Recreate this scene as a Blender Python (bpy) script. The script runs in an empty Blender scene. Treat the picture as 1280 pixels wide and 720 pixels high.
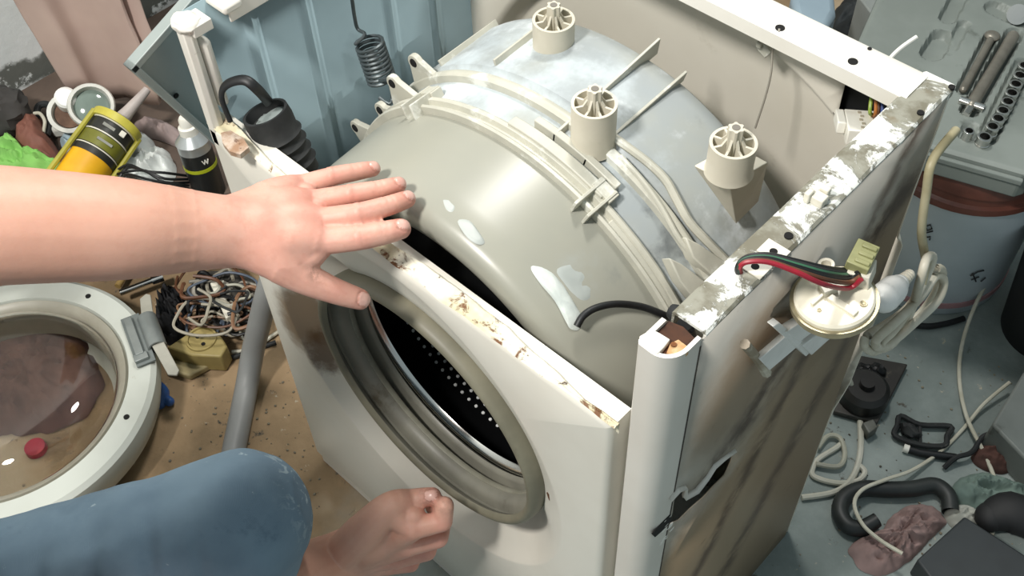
import bpy, bmesh, math, random
import numpy as np
from mathutils import Vector, Matrix, Euler, noise

rnd = random.Random(7)
scene = bpy.context.scene
C = scene.collection

# ------------------------------------------------------------------ camera
CAM_P = Vector((0.5292, -0.3791, 1.4840))
CAM_R = Euler((0.6742, 0.0305, 0.7545), 'XYZ')
FPX = 1358.6
cd = bpy.data.cameras.new('camera')
cam = bpy.data.objects.new('camera', cd)
C.objects.link(cam)
cam.location = CAM_P
cam.rotation_euler = CAM_R
cd.sensor_width = 36.0
cd.lens = FPX / 1280 * 36.0
cd.clip_start = 0.02
scene.camera = cam

# ------------------------------------------------------------------ world + lamps
w = bpy.data.worlds.new('world')
scene.world = w
w.use_nodes = True
bg = w.node_tree.nodes['Background']
bg.inputs[0].default_value = (0.80, 0.95, 1.0, 1)
bg.inputs[1].default_value = 0.30


def area_lamp(name, loc, target, size, power, col):
    l = bpy.data.lights.new(name, 'AREA')
    l.shape = 'DISK'
    l.size = size
    l.energy = power
    l.color = col
    o = bpy.data.objects.new(name, l)
    C.objects.link(o)
    o.location = loc
    o.rotation_euler = (Vector(target) - Vector(loc)).to_track_quat('-Z', 'Y').to_euler()
    return o


area_lamp('work_lamp_light', (-0.12, -1.25, 2.70), (0.0, 0.1, 0.6), 0.34, 52, (1.0, 0.96, 0.91))
area_lamp('ceiling_lamp_light', (-0.50, 0.90, 2.45), (0.0, 0.1, 0.6), 0.32, 18, (1.0, 0.97, 0.92))

scene.view_settings.view_transform = 'Standard'
scene.view_settings.look = 'None'
scene.view_settings.gamma = 1.0
scene.view_settings.exposure = 0.4
scene.view_settings.use_curve_mapping = False

# ------------------------------------------------------------------ pixel -> point on a plane
_CM = CAM_R.to_matrix()


def _ray(px, py):
    return _CM @ Vector(((px - 640) / FPX, -(py - 360) / FPX, -1.0))


def _pl(px, py, ax, val):
    d = _ray(px, py)
    return CAM_P + d * ((val - CAM_P[ax]) / d[ax])


def at(px, py, z): return _pl(px, py, 2, z)
def aty(px, py, y): return _pl(px, py, 1, y)
def atx(px, py, x): return _pl(px, py, 0, x)
def atd(px, py, t): return CAM_P + _ray(px, py).normalized() * t


# ------------------------------------------------------------------ materials
def lin(h):
    if not isinstance(h, str):
        return tuple(h)[:3]
    out = []
    for i in (0, 2, 4):
        c = int(h[i:i + 2], 16) / 255
        out.append(c / 12.92 if c <= 0.04045 else ((c + 0.055) / 1.055) ** 2.4)
    return tuple(out)


class NT:
    def __init__(self, name):
        self.m = bpy.data.materials.new(name)
        self.m.use_nodes = True
        self.t = self.m.node_tree
        self.b = self.t.nodes['Principled BSDF']
        self.co = self.t.nodes.new('ShaderNodeTexCoord').outputs['Object']

    def n(self, kind, **kw):
        x = self.t.nodes.new(kind)
        for k, v in kw.items():
            setattr(x, k, v)
        return x

    def link(self, a, b):
        self.t.links.new(a, b)

    def noise(self, scale, detail=4, rough=0.6, dist=0.0, vec=None):
        x = self.n('ShaderNodeTexNoise')
        x.inputs['Scale'].default_value = scale
        x.inputs['Detail'].default_value = detail
        x.inputs['Roughness'].default_value = rough
        x.inputs['Distortion'].default_value = dist
        self.link(vec or self.co, x.inputs['Vector'])
        return x.outputs['Fac']

    def ramp(self, fac, lo, hi):
        x = self.n('ShaderNodeMapRange', interpolation_type='SMOOTHSTEP')
        x.inputs[1].default_value = lo
        x.inputs[2].default_value = hi
        self.link(fac, x.inputs[0])
        return x.outputs[0]

    def math(self, op, a, b=None, clamp=False):
        x = self.n('ShaderNodeMath', operation=op, use_clamp=clamp)
        for i, v in enumerate((a, b)):
            if v is None:
                continue
            if isinstance(v, (int, float)):
                x.inputs[i].default_value = v
            else:
                self.link(v, x.inputs[i])
        return x.outputs[0]

    def mix(self, fac, a, b):
        x = self.n('ShaderNodeMix', data_type='RGBA')
        if isinstance(fac, (int, float)):
            x.inputs[0].default_value = fac
        else:
            self.link(fac, x.inputs[0])
        for i, v in ((6, a), (7, b)):
            if isinstance(v, (tuple, list, str)):
                x.inputs[i].default_value = (*lin(v), 1)
            else:
                self.link(v, x.inputs[i])
        return x.outputs[2]

    def xyz(self):
        x = self.n('ShaderNodeSeparateXYZ')
        self.link(self.co, x.inputs[0])
        return x.outputs

    def done(self, col, rough=0.5, metal=0.0, bump=None, bstr=0.2, bdist=0.002, spec=0.5):
        if isinstance(col, (tuple, list, str)):
            self.b.inputs['Base Color'].default_value = (*lin(col), 1)
        else:
            self.link(col, self.b.inputs['Base Color'])
        if isinstance(rough, (int, float)):
            self.b.inputs['Roughness'].default_value = rough
        else:
            self.link(rough, self.b.inputs['Roughness'])
        self.b.inputs['Metallic'].default_value = metal
        self.b.inputs['Specular IOR Level'].default_value = spec
        if bump is not None:
            x = self.n('ShaderNodeBump')
            x.inputs['Strength'].default_value = bstr
            x.inputs['Distance'].default_value = bdist
            self.link(bump, x.inputs['Height'])
            self.link(x.outputs[0], self.b.inputs['Normal'])
        return self.m


def mat(name, c1, c2=None, scale=12.0, rough=0.5, metal=0.0, bump=0.0, bscale=60.0, spots=(), lo=0.35, hi=0.65, spec=0.5):
    """base colour c1, mottled with c2, then spots = (colour, scale, lo, hi) layers of dirt or wear"""
    t = NT(name)
    col = lin(c1)
    if c2:
        col = t.mix(t.ramp(t.noise(scale), lo, hi), lin(c1), lin(c2))
    for (sc_, s, a, b) in spots:
        col = t.mix(t.ramp(t.noise(s, 6, 0.65), a, b), col, lin(sc_))
    return t.done(col, rough, metal, t.noise(bscale, 5) if bump else None, bump, spec=spec)


# machine paints and plastics
M_white = mat('white_enamel', 'E3DFD2', 'DAD4C4', 6, 0.35, spots=[('8A7350', 9, 0.66, 0.80)])
M_whiteplain = mat('white_paint', 'E6E3DA', 'DEDACF', 6, 0.4, spots=[('9A9180', 30, 0.68, 0.76)])
M_column = mat('white_column', 'D6D2C9', 'CEC9BF', 5, 0.35, spots=[('8E7C60', 14, 0.70, 0.82)])


def peeled():
    t = NT('peeling_white_paint_on_metal')
    base = t.mix(t.ramp(t.noise(45, 6), 0.4, 0.6), '8C8B7E', '6E6A5A')
    base = t.mix(t.ramp(t.noise(18, 5), 0.55, 0.68), base, '6B5A3C')
    flake = t.ramp(t.noise(26, 7, 0.7, 0.6), 0.47, 0.53)
    col = t.mix(flake, base, 'E4E5DE')
    return t.done(col, 0.55, 0, flake, 0.6, 0.002)


M_peel = peeled()


def side_panel():
    t = NT('stained_side_enamel')
    x = t.xyz()
    Y, Z = x[1], x[2]
    n1 = t.noise(9, 6, 0.65)
    # brown stain filling the lower rear part, edge runs diagonally
    d = t.math('ADD', t.math('MULTIPLY', Y, 0.75), t.math('MULTIPLY', Z, -1.0))
    d = t.math('ADD', d, t.math('MULTIPLY', t.math('SUBTRACT', n1, 0.5), 0.28))
    stain = t.ramp(d, -0.62, -0.40)
    col = t.mix(t.math('MULTIPLY', stain, 0.85), 'B4B0A6', '846C4A')
    # upper brown patch under the bracket
    e = t.math('ADD', t.math('POWER', t.math('SUBTRACT', Y, 0.12), 2), t.math('MULTIPLY', t.math('POWER', t.math('SUBTRACT', Z, 0.70), 2), 0.7))
    e = t.math('ADD', e, t.math('MULTIPLY', t.math('SUBTRACT', n1, 0.5), 0.012))
    col = t.mix(t.math('MULTIPLY', t.ramp(e, 0.0110, 0.0), 0.75), col, '7C5F38')
    # dark rust runs from the tear up to the rear
    for (a, b, c, wd, amt) in ((0.62, -1.0, 0.515, 0.050, 1.0), (2.4, -1.0, 0.03, 0.07, 0.85), (2.1, -1.0, -0.22, 0.09, 0.8)):
        l = t.math('ADD', t.math('ADD', t.math('MULTIPLY', Y, a), t.math('MULTIPLY', Z, b)), c)
        l = t.math('ABSOLUTE', t.math('ADD', l, t.math('MULTIPLY', t.math('SUBTRACT', t.noise(16, 5), 0.5), 0.12)))
        k = t.math('MULTIPLY', t.ramp(l, wd, 0.0), t.ramp(t.noise(24, 5), 0.30, 0.54))
        k = t.math('MULTIPLY', k, t.ramp(Y, 0.03, 0.10))
        col = t.mix(t.math('MULTIPLY', k, amt), col, '3F2A16')
    col = t.mix(t.math('MULTIPLY', t.ramp(t.noise(30, 6, 0.7), 0.60, 0.74), 0.5), col, '5A4426')
    return t.done(col, 0.45, 0, t.noise(14, 5), 0.15, 0.002)


M_side = side_panel()
M_inblue = mat('bluish_grey_inner_paint', '8FA5AC', '84999F', 4, 0.5, spots=[('6F8084', 18, 0.66, 0.78)])
M_inbeige = mat('beige_inner_paint', 'E4DFD2', 'DAD4C5', 3, 0.5, spots=[('A39C88', 7, 0.60, 0.78), ('8B8268', 40, 0.72, 0.78)])


def flange_rust():
    t = NT('rusty_white_flange')
    col = t.mix(t.ramp(t.noise(20, 4), 0.4, 0.65), 'E6E1CF', 'CFC5A4')
    r = t.ramp(t.noise(44, 7, 0.7, 0.5), 0.535, 0.62)
    col = t.mix(r, col, '6E4520')
    col = t.mix(t.ramp(t.noise(60, 7, 0.7), 0.60, 0.68), col, '3A2413')
    return t.done(col, 0.55, 0, r, 0.5, 0.002)


M_flange = flange_rust()
M_rust = mat('bare_rust', '7A4A22', '4A2A12', 40, 0.8, bump=0.6, bscale=90, spots=[('B08A58', 60, 0.60, 0.70)])
M_tubf = mat('tub_grey_plastic', '9C9B8E', '96968B', 5, 0.33, spots=[('9DA09A', 7, 0.56, 0.75), ('747A78', 5, 0.62, 0.78), ('C9CCC4', 55, 0.735, 0.77)])
M_tubr = mat('dusty_tub_plastic', 'A6A89F', '9BA2A4', 6, 0.5, spots=[('BEC7CA', 7, 0.46, 0.66), ('D8DEE0', 11, 0.54, 0.74), ('767B7C', 9, 0.62, 0.76), ('DADDDC', 60, 0.70, 0.75)])
M_ring = mat('pale_ring_plastic', 'C2C0B2', 'B4B3A6', 20, 0.45, spots=[('DEDFD6', 24, 0.54, 0.68)])
M_boss = mat('cream_post_plastic', 'CFC9B8', 'C6C0AE', 14, 0.45, spots=[('B4AE9C', 30, 0.62, 0.74)])
M_putty = mat('white_putty', 'D4DAD4', 'C4CCC8', 30, 0.5, bump=0.4, bscale=70)
M_gasket = mat('grey_rubber_seal', '7E7A68', '6E6B5B', 14, 0.5, spots=[('4C473A', 10, 0.60, 0.76)])
M_gasketin = mat('dark_grey_rubber', '807E72', '706E64', 12, 0.45, spots=[('4C4636', 12, 0.58, 0.72)])
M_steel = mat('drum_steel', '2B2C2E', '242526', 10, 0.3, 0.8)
M_chrome = mat('bright_steel', 'C8C8C4', None, 10, 0.18, 1.0)
M_spring = mat('grey_spring_steel', '5E6668', '4A5254', 40, 0.4, 0.5)
M_black = mat('black_rubber', '16181A', '0E0F10', 20, 0.5)
M_blacksoft = mat('matte_black_rubber', '1B1D1E', '2A2C2C', 26, 0.75, spots=[('4A4A46', 40, 0.64, 0.74)])
M_red = mat('red_wire', 'A02030', '84182A', 30, 0.45)
M_green = mat('green_wire', '3E6E52', '34604A', 30, 0.45)
M_yellowgreen = mat('yellow_green_wire', 'B5B34A', '7F9A3C', 90, 0.45)
M_orange = mat('orange_wire', 'B9773C', 'A5652E', 30, 0.45)
M_bluewire = mat('blue_wire', '3B4E86', None, 30, 0.45)
M_brownwire = mat('brown_wire', '6A4630', '553522', 30, 0.5)
M_whitewire = mat('white_cable', 'C9C6B6', 'B8B4A2', 30, 0.5)
M_connector = mat('white_connector_plastic', 'E8E6DC', 'DCD8CC', 30, 0.4)
M_olive = mat('olive_connector_plastic', '8B8B60', '77784F', 30, 0.45)
M_dark = mat('dark_hole', '0B0A09', None, 10, 0.9)
M_sheet = mat('grey_sheet_metal', '949C99', '868F8D', 8, 0.45, 0.2, spots=[('747A74', 14, 0.62, 0.76), ('B9BDB6', 40, 0.68, 0.75)])
M_ivory = mat('ivory_plastic', 'DAD6C8', 'D0CBBB', 12, 0.4, spots=[('98907A', 26, 0.68, 0.78)])
M_cap = mat('ivory_pressure_cap', 'E2DDCB', 'D6D0BC', 30, 0.35)
M_brass = mat('tarnished_metal_rim', 'A79E82', '8F866B', 30, 0.38, 0.5)
M_trans = mat('milky_plastic', 'EEEEEA', 'E2E2DE', 30, 0.35)


# ------------------------------------------------------------------ mesh builder
class MB:
    def __init__(self):
        self.v, self.f, self.mi = [], [], []

    def add(self, vs, fs, mi=0):
        o = len(self.v)
        self.v += [Vector(x) for x in vs]
        self.f += [tuple(i + o for i in f) for f in fs]
        self.mi += [mi] * len(fs)
        return self

    def box(self, c, s, R=None, mi=0):
        c = Vector(c)
        R = R or Matrix.Identity(3)
        vs = [c + R @ Vector((sx * s[0] / 2, sy * s[1] / 2, sz * s[2] / 2)) for sx in (-1, 1) for sy in (-1, 1) for sz in (-1, 1)]
        return self.add(vs, [(0, 1, 3, 2), (4, 6, 7, 5), (0, 4, 5, 1), (2, 3, 7, 6), (0, 2, 6, 4), (1, 5, 7, 3)], mi)

    def prism(self, ring, off, mi=0):
        off = Vector(off)
        n = len(ring)
        vs = [Vector(p) for p in ring] + [Vector(p) + off for p in ring]
        fs = [tuple(range(n))[::-1], tuple(range(n, 2 * n))] + [(i, (i + 1) % n, n + (i + 1) % n, n + i) for i in range(n)]
        return self.add(vs, fs, mi)

    def tube(self, pts, r, n=8, smooth=0, closed=False, mi=0, cap=True, flat=None):
        pts = [Vector(p) for p in pts]
        rr = list(r) if isinstance(r, (list, tuple)) else [r] * len(pts)
        if smooth:
            pts, rr = catmull(pts, rr, smooth, closed)
        m = len(pts)
        vs = []
        up = None
        for i, p in enumerate(pts):
            if closed:
                t = pts[(i + 1) % m] - pts[i - 1]
            else:
                t = pts[min(i + 1, m - 1)] - pts[max(i - 1, 0)]
            if t.length < 1e-9:
                t = Vector((0, 0, 1))
            t.normalize()
            if up is None:
                up = Vector((0, 0, 1)) if abs(t.z) < 0.9 else Vector((1, 0, 0))
            u = up - t * up.dot(t)
            if u.length < 1e-6:
                u = t.orthogonal()
            u.normalize()
            s = t.cross(u)
            up = u
            for k in range(n):
                a = 2 * math.pi * k / n
                fu, fs_ = (1, 1) if flat is None else flat
                vs.append(p + (u * math.cos(a) * fu + s * math.sin(a) * fs_) * rr[i])
        fs = []
        for i in range(m if closed else m - 1):
            j = (i + 1) % m
            for k in range(n):
                l = (k + 1) % n
                fs.append((i * n + k, i * n + l, j * n + l, j * n + k))
        if not closed and cap:
            fs.append(tuple(range(n))[::-1])
            fs.append(tuple((m - 1) * n + k for k in range(n)))
        return self.add(vs, fs, mi)

    def lathe(self, prof, org, axis, n=32, a0=0.0, a1=None, closed_prof=False, mi=0, ref=None):
        axis = Vector(axis).normalized()
        u = Vector(ref) if ref else (Vector((0, 0, 1)) if abs(axis.z) < 0.9 else Vector((1, 0, 0)))
        u = (u - axis * u.dot(axis)).normalized()
        s = axis.cross(u)
        org = Vector(org)
        full = a1 is None
        m = len(prof)
        na = n if full else n + 1
        vs = []
        for k in range(na):
            a = 2 * math.pi * k / n if full else a0 + (a1 - a0) * k / n
            d = u * math.cos(a) + s * math.sin(a)
            for (h, r) in prof:
                vs.append(org + axis * h + d * max(r, 1e-5))
        fs = []
        for k in range(n):
            l = (k + 1) % na
            for i in range(m if closed_prof else m - 1):
                j = (i + 1) % m
                fs.append((k * m + i, k * m + j, l * m + j, l * m + i))
        if not full and closed_prof:
            fs.append(tuple(range(m)))
            fs.append(tuple(n * m + i for i in range(m))[::-1])
        return self.add(vs, fs, mi)

    def cyl(self, p0, p1, r0, r1=None, n=20, mi=0):
        p0, p1 = Vector(p0), Vector(p1)
        r1 = r0 if r1 is None else r1
        h = (p1 - p0).length
        return self.lathe([(0, 0), (0, r0), (h, r1), (h, 0)], p0, p1 - p0, n, mi=mi)

    def cap(self, p0, p1, r0, r1=None, n=14, mi=0):
        """capsule with round ends, for bodies"""
        p0, p1 = Vector(p0), Vector(p1)
        r1 = r0 if r1 is None else r1
        h = (p1 - p0).length
        pr = [(-r0 * math.cos(a), r0 * math.sin(a)) for a in np.linspace(0, math.pi / 2, 5)]
        pr += [(h + r1 * math.sin(a), r1 * math.cos(a)) for a in np.linspace(0, math.pi / 2, 5)]
        return self.lathe(pr, p0, p1 - p0, n, mi=mi)

    def chain(self, pts, rs, n=14):
        for i in range(len(pts) - 1):
            self.cap(pts[i], pts[i + 1], rs[i], rs[i + 1], n)
        return self

    def limb(self, pts, rs, n=20, k=6):
        self.tube(pts, rs, n, k)
        self.ball(pts[0], rs[0], n=n, m=12)
        self.ball(pts[-1], rs[-1], n=n, m=12)
        return self

    def ball(self, c, rad, R=None, n=16, m=10, mi=0, nz=0.0, nf=8.0):
        c = Vector(c)
        R = R or Matrix.Identity(3)
        rad = (rad,) * 3 if isinstance(rad, (int, float)) else rad
        vs = []
        for i in range(m + 1):
            t = math.pi * i / m
            for k in range(n):
                a = 2 * math.pi * k / n
                d = Vector((math.sin(t) * math.cos(a), math.sin(t) * math.sin(a), math.cos(t)))
                q = 1 + (nz * noise.noise(d * nf * 0.3 + c * 10) if nz else 0)
                vs.append(c + R @ Vector((d.x * rad[0] * q, d.y * rad[1] * q, d.z * rad[2] * q)))
        fs = [(i * n + k, i * n + (k + 1) % n, (i + 1) * n + (k + 1) % n, (i + 1) * n + k) for i in range(m) for k in range(n)]
        return self.add(vs, fs, mi)

    def grid(self, fn, nu, nv, cu=False, mi=0):
        vs = [fn(i / (nu if cu else nu - 1), j / (nv - 1)) for i in range(nu) for j in range(nv)]
        fs = []
        for i in range(nu if cu else nu - 1):
            for j in range(nv - 1):
                k = (i + 1) % nu
                fs.append((i * nv + j, k * nv + j, k * nv + j + 1, i * nv + j + 1))
        return self.add(vs, fs, mi)

    def mesh(self, name, recalc=True):
        me = bpy.data.meshes.new(name)
        me.from_pydata([tuple(x) for x in self.v], [], self.f)
        me.polygons.foreach_set('material_index', self.mi)
        bm = bmesh.new()
        bm.from_mesh(me)
        bmesh.ops.remove_doubles(bm, verts=bm.verts, dist=2e-5)
        if recalc:
            bmesh.ops.recalc_face_normals(bm, faces=bm.faces)
        bm.to_mesh(me)
        bm.free()
        return me

    def build(self, name, m, parent=None, smooth=True, ang=40, bevel=0.0, solid=0.0, recalc=True, base=None):
        me = self.mesh(name, recalc)
        return link(name, me, m, parent, smooth, ang, bevel, solid, base)


def link(name, me, m, parent=None, smooth=True, ang=40, bevel=0.0, solid=0.0, base=None):
    for x in (m if isinstance(m, (list, tuple)) else [m]):
        me.materials.append(x)
    if smooth:
        me.polygons.foreach_set('use_smooth', [True] * len(me.polygons))
        me.set_sharp_from_angle(angle=math.radians(ang))
    o = bpy.data.objects.new(name, me)
    C.objects.link(o)
    if parent is None:
        # a top-level mesh: origin at the middle of its footprint
        n = len(me.vertices)
        a = np.empty(n * 3, dtype=np.float32)
        me.vertices.foreach_get('co', a)
        a = a.reshape(-1, 3)
        lo, hi = a.min(0), a.max(0)
        org = Vector(base) if base is not None else Vector(((lo[0] + hi[0]) / 2, (lo[1] + hi[1]) / 2, lo[2]))
        me.transform(Matrix.Translation(-org))
        o.location = org
    else:
        o.parent = parent
        if parent.type == 'EMPTY':
            o.matrix_parent_inverse = parent.matrix_basis.inverted()
        elif parent.parent is None:
            o.matrix_parent_inverse = parent.matrix_basis.inverted()
    if solid:
        s = o.modifiers.new('thickness', 'SOLIDIFY')
        s.thickness = solid
        s.offset = 0
    if bevel:
        b = o.modifiers.new('bevel', 'BEVEL')
        b.width = bevel
        b.segments = 2
        b.limit_method = 'ANGLE'
        b.angle_limit = math.radians(35)
    return o


def catmull(pts, rr, k, closed=False):
    m = len(pts)
    op, orr = [], []
    rng = range(m) if closed else range(m - 1)
    for i in rng:
        if closed:
            a, b, c, d = (pts[(i + j) % m] for j in (-1, 0, 1, 2))
        else:
            a, b, c, d = pts[max(i - 1, 0)], pts[i], pts[i + 1], pts[min(i + 2, m - 1)]
        for s in range(k):
            t = s / k
            op.append(0.5 * ((2 * b) + (c - a) * t + (2 * a - 5 * b + 4 * c - d) * t * t + (3 * b - a - 3 * c + d) * t ** 3))
            orr.append(rr[i] * (1 - t) + rr[(i + 1) % m] * t)
    if not closed:
        op.append(pts[-1])
        orr.append(rr[-1])
    return op, orr


def tag(o, label=None, cat=None, group=None, kind=None):
    if label: o['label'] = label
    if cat: o['category'] = cat
    if group: o['group'] = group
    if kind: o['kind'] = kind
    return o


def thing(name, label, cat, loc=(0, 0, 0), rot=(0, 0, 0), group=None):
    o = bpy.data.objects.new(name, None)
    C.objects.link(o)
    o.location = loc
    o.rotation_euler = rot
    o.empty_display_size = 0.05
    return tag(o, label, cat, group)


def frame(z, x=None):
    """3x3 rotation whose z axis is z and x axis near x"""
    z = Vector(z).normalized()
    x = Vector(x) if x is not None else z.orthogonal()
    x = (x - z * x.dot(z)).normalized()
    return Matrix((x, z.cross(x), z)).transposed()


def sm(a, b, x):
    t = min(1, max(0, (x - a) / (b - a)))
    return t * t * (3 - 2 * t)


# ================================================================== SETTING
def floor_mat():
    t = NT('dirty_concrete')
    x = t.xyz()
    col = t.mix(t.ramp(t.noise(5, 6), 0.35, 0.65), '97A09D', '76807D')
    # the left side of the floor is packed with brown dirt
    k = t.ramp(t.math('ADD', t.math('ADD', x[0], t.math('MULTIPLY', x[1], -0.2)), t.math('MULTIPLY', t.math('SUBTRACT', t.noise(4, 5), 0.5), 0.5)), -0.12, -0.36)
    br = t.mix(t.ramp(t.noise(7, 6), 0.35, 0.65), '9C8465', '7E6A4F')
    br = t.mix(t.ramp(t.noise(3.1, 4), 0.50, 0.66), br, 'B3A48C')
    col = t.mix(k, col, br)
    col = t.mix(t.ramp(t.noise(48, 6, 0.7), 0.64, 0.72), col, 'B9B09C')
    col = t.mix(t.ramp(t.noise(33, 6, 0.7), 0.62, 0.72), col, '4E4A42')
    return t.done(col, 0.85, 0, t.noise(60, 6), 0.5, 0.003)


b = MB()
b.box((0.2, 0.5, -0.05), (5.0, 5.0, 0.1))
tag(b.build('floor', floor_mat()), kind='structure')


WX = at(20, 105, 0.24).x - 0.02


def wall_mat():
    t = NT('peeling_whitewash')
    x = t.xyz()
    col = t.mix(t.ramp(t.noise(4, 5), 0.4, 0.65), 'EEF0EE', 'E0E4E2')
    h = t.math('ADD', x[2], t.math('MULTIPLY', t.math('SUBTRACT', t.noise(9, 6), 0.5), 0.10))
    h = t.math('ABSOLUTE', t.math('SUBTRACT', h, atx(20, 96, WX).z))
    col = t.mix(t.math('MULTIPLY', t.ramp(h, 0.034, 0.022), t.ramp(t.noise(17, 6, 0.7), 0.40, 0.47)), col, '6A6C66')
    return t.done(col, 0.8, 0, t.noise(20, 6), 0.4, 0.004)


b = MB()
b.box((WX - 0.05, 0.5, 1.15), (0.1, 5.0, 2.5))
tag(b.build('wall_left', wall_mat(), base=(WX, 0.5, 0)), kind='structure')
b = MB()
b.box((0.2, 3.05, 1.15), (5.0, 0.1, 2.5))
tag(b.build('wall_back', mat('grey_wall_paint', 'A9ADAB', '9A9E9C', 3, 0.8), base=(0.2, 3.0, 0)), kind='structure')

# ================================================================== WASHING MACHINE
D = 0.395
H = 0.85
HC = Vector((-0.005, 0, 0.477))      # door opening centre
HR = 0.168
TZ = 0.515                       # tub axis height
wm = thing('washing_machine', 'stripped white front-loading washing machine with its lid and control panel removed and grey tub showing', 'washing machine', (0, D / 2, 0))


def radial_plate(cx, cz, rect, nrings, fn, extra=(), n=144):
    """grid of rays from a centre to a rectangle: fn(t, edge(x,z), dir) -> rings of points"""
    x0, x1, z0, z1 = rect
    angs = sorted(set([2 * math.pi * i / n for i in range(n)] + [math.atan2(z - cz, x - cx) % (2 * math.pi) for x in (x0, x1) for z in (z0, z1)]))
    rows = []
    for a in angs:
        dx, dz = math.cos(a), math.sin(a)
        ts = []
        if abs(dx) > 1e-9: ts.append(((x1 if dx > 0 else x0) - cx) / dx)
        if abs(dz) > 1e-9: ts.append(((z1 if dz > 0 else z0) - cz) / dz)
        rows.append(fn(min(ts), dx, dz))
    return rows


# ---- front panel: dished ring round the door opening
DC = (-0.012, 0.456)


def dish_out(x, z, k=1.0):
    """<0 inside the dished area: wide below the door opening, tighter above"""
    rx = 0.213 if x > DC[0] else 0.240
    rz = 0.248 if z < DC[1] else 0.240
    return ((x - DC[0]) / (rx * k)) ** 2 + ((z - DC[1]) / (rz * k)) ** 2 - 1


def front_ring(te, dx, dz):
    out = []
    hx, hz = HC.x, HC.z
    ex, ez = hx + dx * te, hz + dz * te
    w_ = 0.22 + 0.78 * sm(0.45, -0.25, dx * 0.55 + dz * 0.83)
    dp = 0.050 * w_
    def P(x, y, z): out.append(Vector((x, y, z)))
    for (r, y) in ((HR - 0.004, 0.068), (HR - 0.002, dp + 0.012), (HR, dp + 0.004), (HR + 0.005, dp)):
        P(hx + dx * r, y, hz + dz * r)
    def hit(k):
        lo, hi = 0.02, te
        for _ in range(40):
            m_ = (lo + hi) / 2
            if dish_out(hx + dx * m_, hz + dz * m_, k) < 0: lo = m_
            else: hi = m_
        return lo
    c = min(hit(1.0), te - 0.012)
    a = max(c - 0.006, HR + 0.007)
    c = max(c, a + 0.004)
    for k in (0.25, 0.5, 0.75, 1.0):
        r = HR + 0.005 + (a - HR - 0.005) * k
        P(hx + dx * r, dp * (1 - k) * 0.88 + dp * 0.12, hz + dz * r)
    r = (a + c) / 2
    P(hx + dx * r, dp * 0.03, hz + dz * r)
    P(hx + dx * c, 0.0, hz + dz * c)
    r = max(te - 0.008, c + 0.002)
    P(hx + dx * r, 0.0, hz + dz * r)
    r = max(te - 0.002, c + 0.003)
    P(hx + dx * r, 0.002, hz + dz * r)
    P(ex, 0.007, ez)
    P(ex, 0.026, ez)
    return out


rows = radial_plate(HC.x, HC.z, (-0.3, 0.252, 0.035, 0.714), 0, front_ring)
b = MB()
nv = len(rows[0])
b.add([p for r in rows for p in r], [(i * nv + j, ((i + 1) % len(rows)) * nv + j, ((i + 1) % len(rows)) * nv + j + 1, i * nv + j + 1) for i in range(len(rows)) for j in range(nv - 1)])


def front_mat():
    t = NT('white_front_enamel')
    x = t.xyz()
    col = t.mix(t.ramp(t.noise(4, 4), 0.4, 0.7), 'DEDBD0', 'D5D1C5')
    # large brown patch and a smaller darker one on the upper left of the dish
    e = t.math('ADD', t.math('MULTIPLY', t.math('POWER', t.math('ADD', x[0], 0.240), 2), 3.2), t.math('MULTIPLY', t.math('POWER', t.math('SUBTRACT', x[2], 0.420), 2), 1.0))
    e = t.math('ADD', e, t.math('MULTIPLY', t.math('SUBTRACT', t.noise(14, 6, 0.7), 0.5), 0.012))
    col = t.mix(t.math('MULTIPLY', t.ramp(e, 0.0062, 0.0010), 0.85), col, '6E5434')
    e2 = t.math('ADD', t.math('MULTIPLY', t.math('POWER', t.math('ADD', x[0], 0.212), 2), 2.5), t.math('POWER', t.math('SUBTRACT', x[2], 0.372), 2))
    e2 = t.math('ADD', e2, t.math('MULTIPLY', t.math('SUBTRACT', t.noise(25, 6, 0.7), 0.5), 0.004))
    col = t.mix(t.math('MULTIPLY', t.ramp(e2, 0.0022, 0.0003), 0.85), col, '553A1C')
    col = t.mix(t.math('MULTIPLY', t.ramp(t.noise(9, 6, 0.7), 0.66, 0.80), 0.6), col, '9A8260')
    return t.done(col, 0.35)


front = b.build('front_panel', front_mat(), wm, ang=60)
# kick strip under the front panel
b = MB()
b.box((-0.024, 0.02, 0.019), (0.55, 0.03, 0.03))
b.build('kick_strip', M_column, wm, bevel=0.004)

# rust chip beside the seal, lower right
b = MB()
pts = [aty(684 + q[0], 615 + q[1], 0.009) for q in ((0, 0), (6, 4), (12, 12), (8, 15), (3, 9))]
b.prism(pts, (0, -0.0012, 0))
b.build('paint_chip', M_rust, wm)

# ---- top flange of the front panel: narrow at the ends, wide and rusty in the middle
def flange_w(x):
    t = (x + 0.3) / 0.552
    return 0.0015 + 0.0095 * sm(0.25, 0.60, t) * (1 - sm(0.70, 0.97, t)) + 0.012 * (1 - sm(0.0, 0.25, t))


def flange_pt(u, v):
    x = -0.297 + 0.552 * u
    wv = flange_w(x)
    wob = 0.0022 * noise.noise(Vector((x * 26, v * 3, 0))) + 0.0012 * noise.noise(Vector((x * 70, v * 5, 3)))
    prof = [(0.004, 0.7125), (0.000, 0.715), (0.003, 0.7178), (0.004 + wv * 0.4, 0.7172), (0.004 + wv * 0.8, 0.7172 + wv * 0.14), (0.004 + wv, 0.7172 + wv * 0.30), (0.0055 + wv, 0.7160 + wv * 0.25), (0.0055 + wv, 0.700)]
    k = v * (len(prof) - 1)
    i = min(int(k), len(prof) - 2)
    f = k - i
    y = prof[i][0] * (1 - f) + prof[i + 1][0] * f
    z = prof[i][1] * (1 - f) + prof[i + 1][1] * f
    return Vector((x, y + wob * 0.6, z + wob))


b = MB()
b.grid(flange_pt, 90, 15)
b.build('top_flange', M_flange, wm, ang=60)
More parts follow.
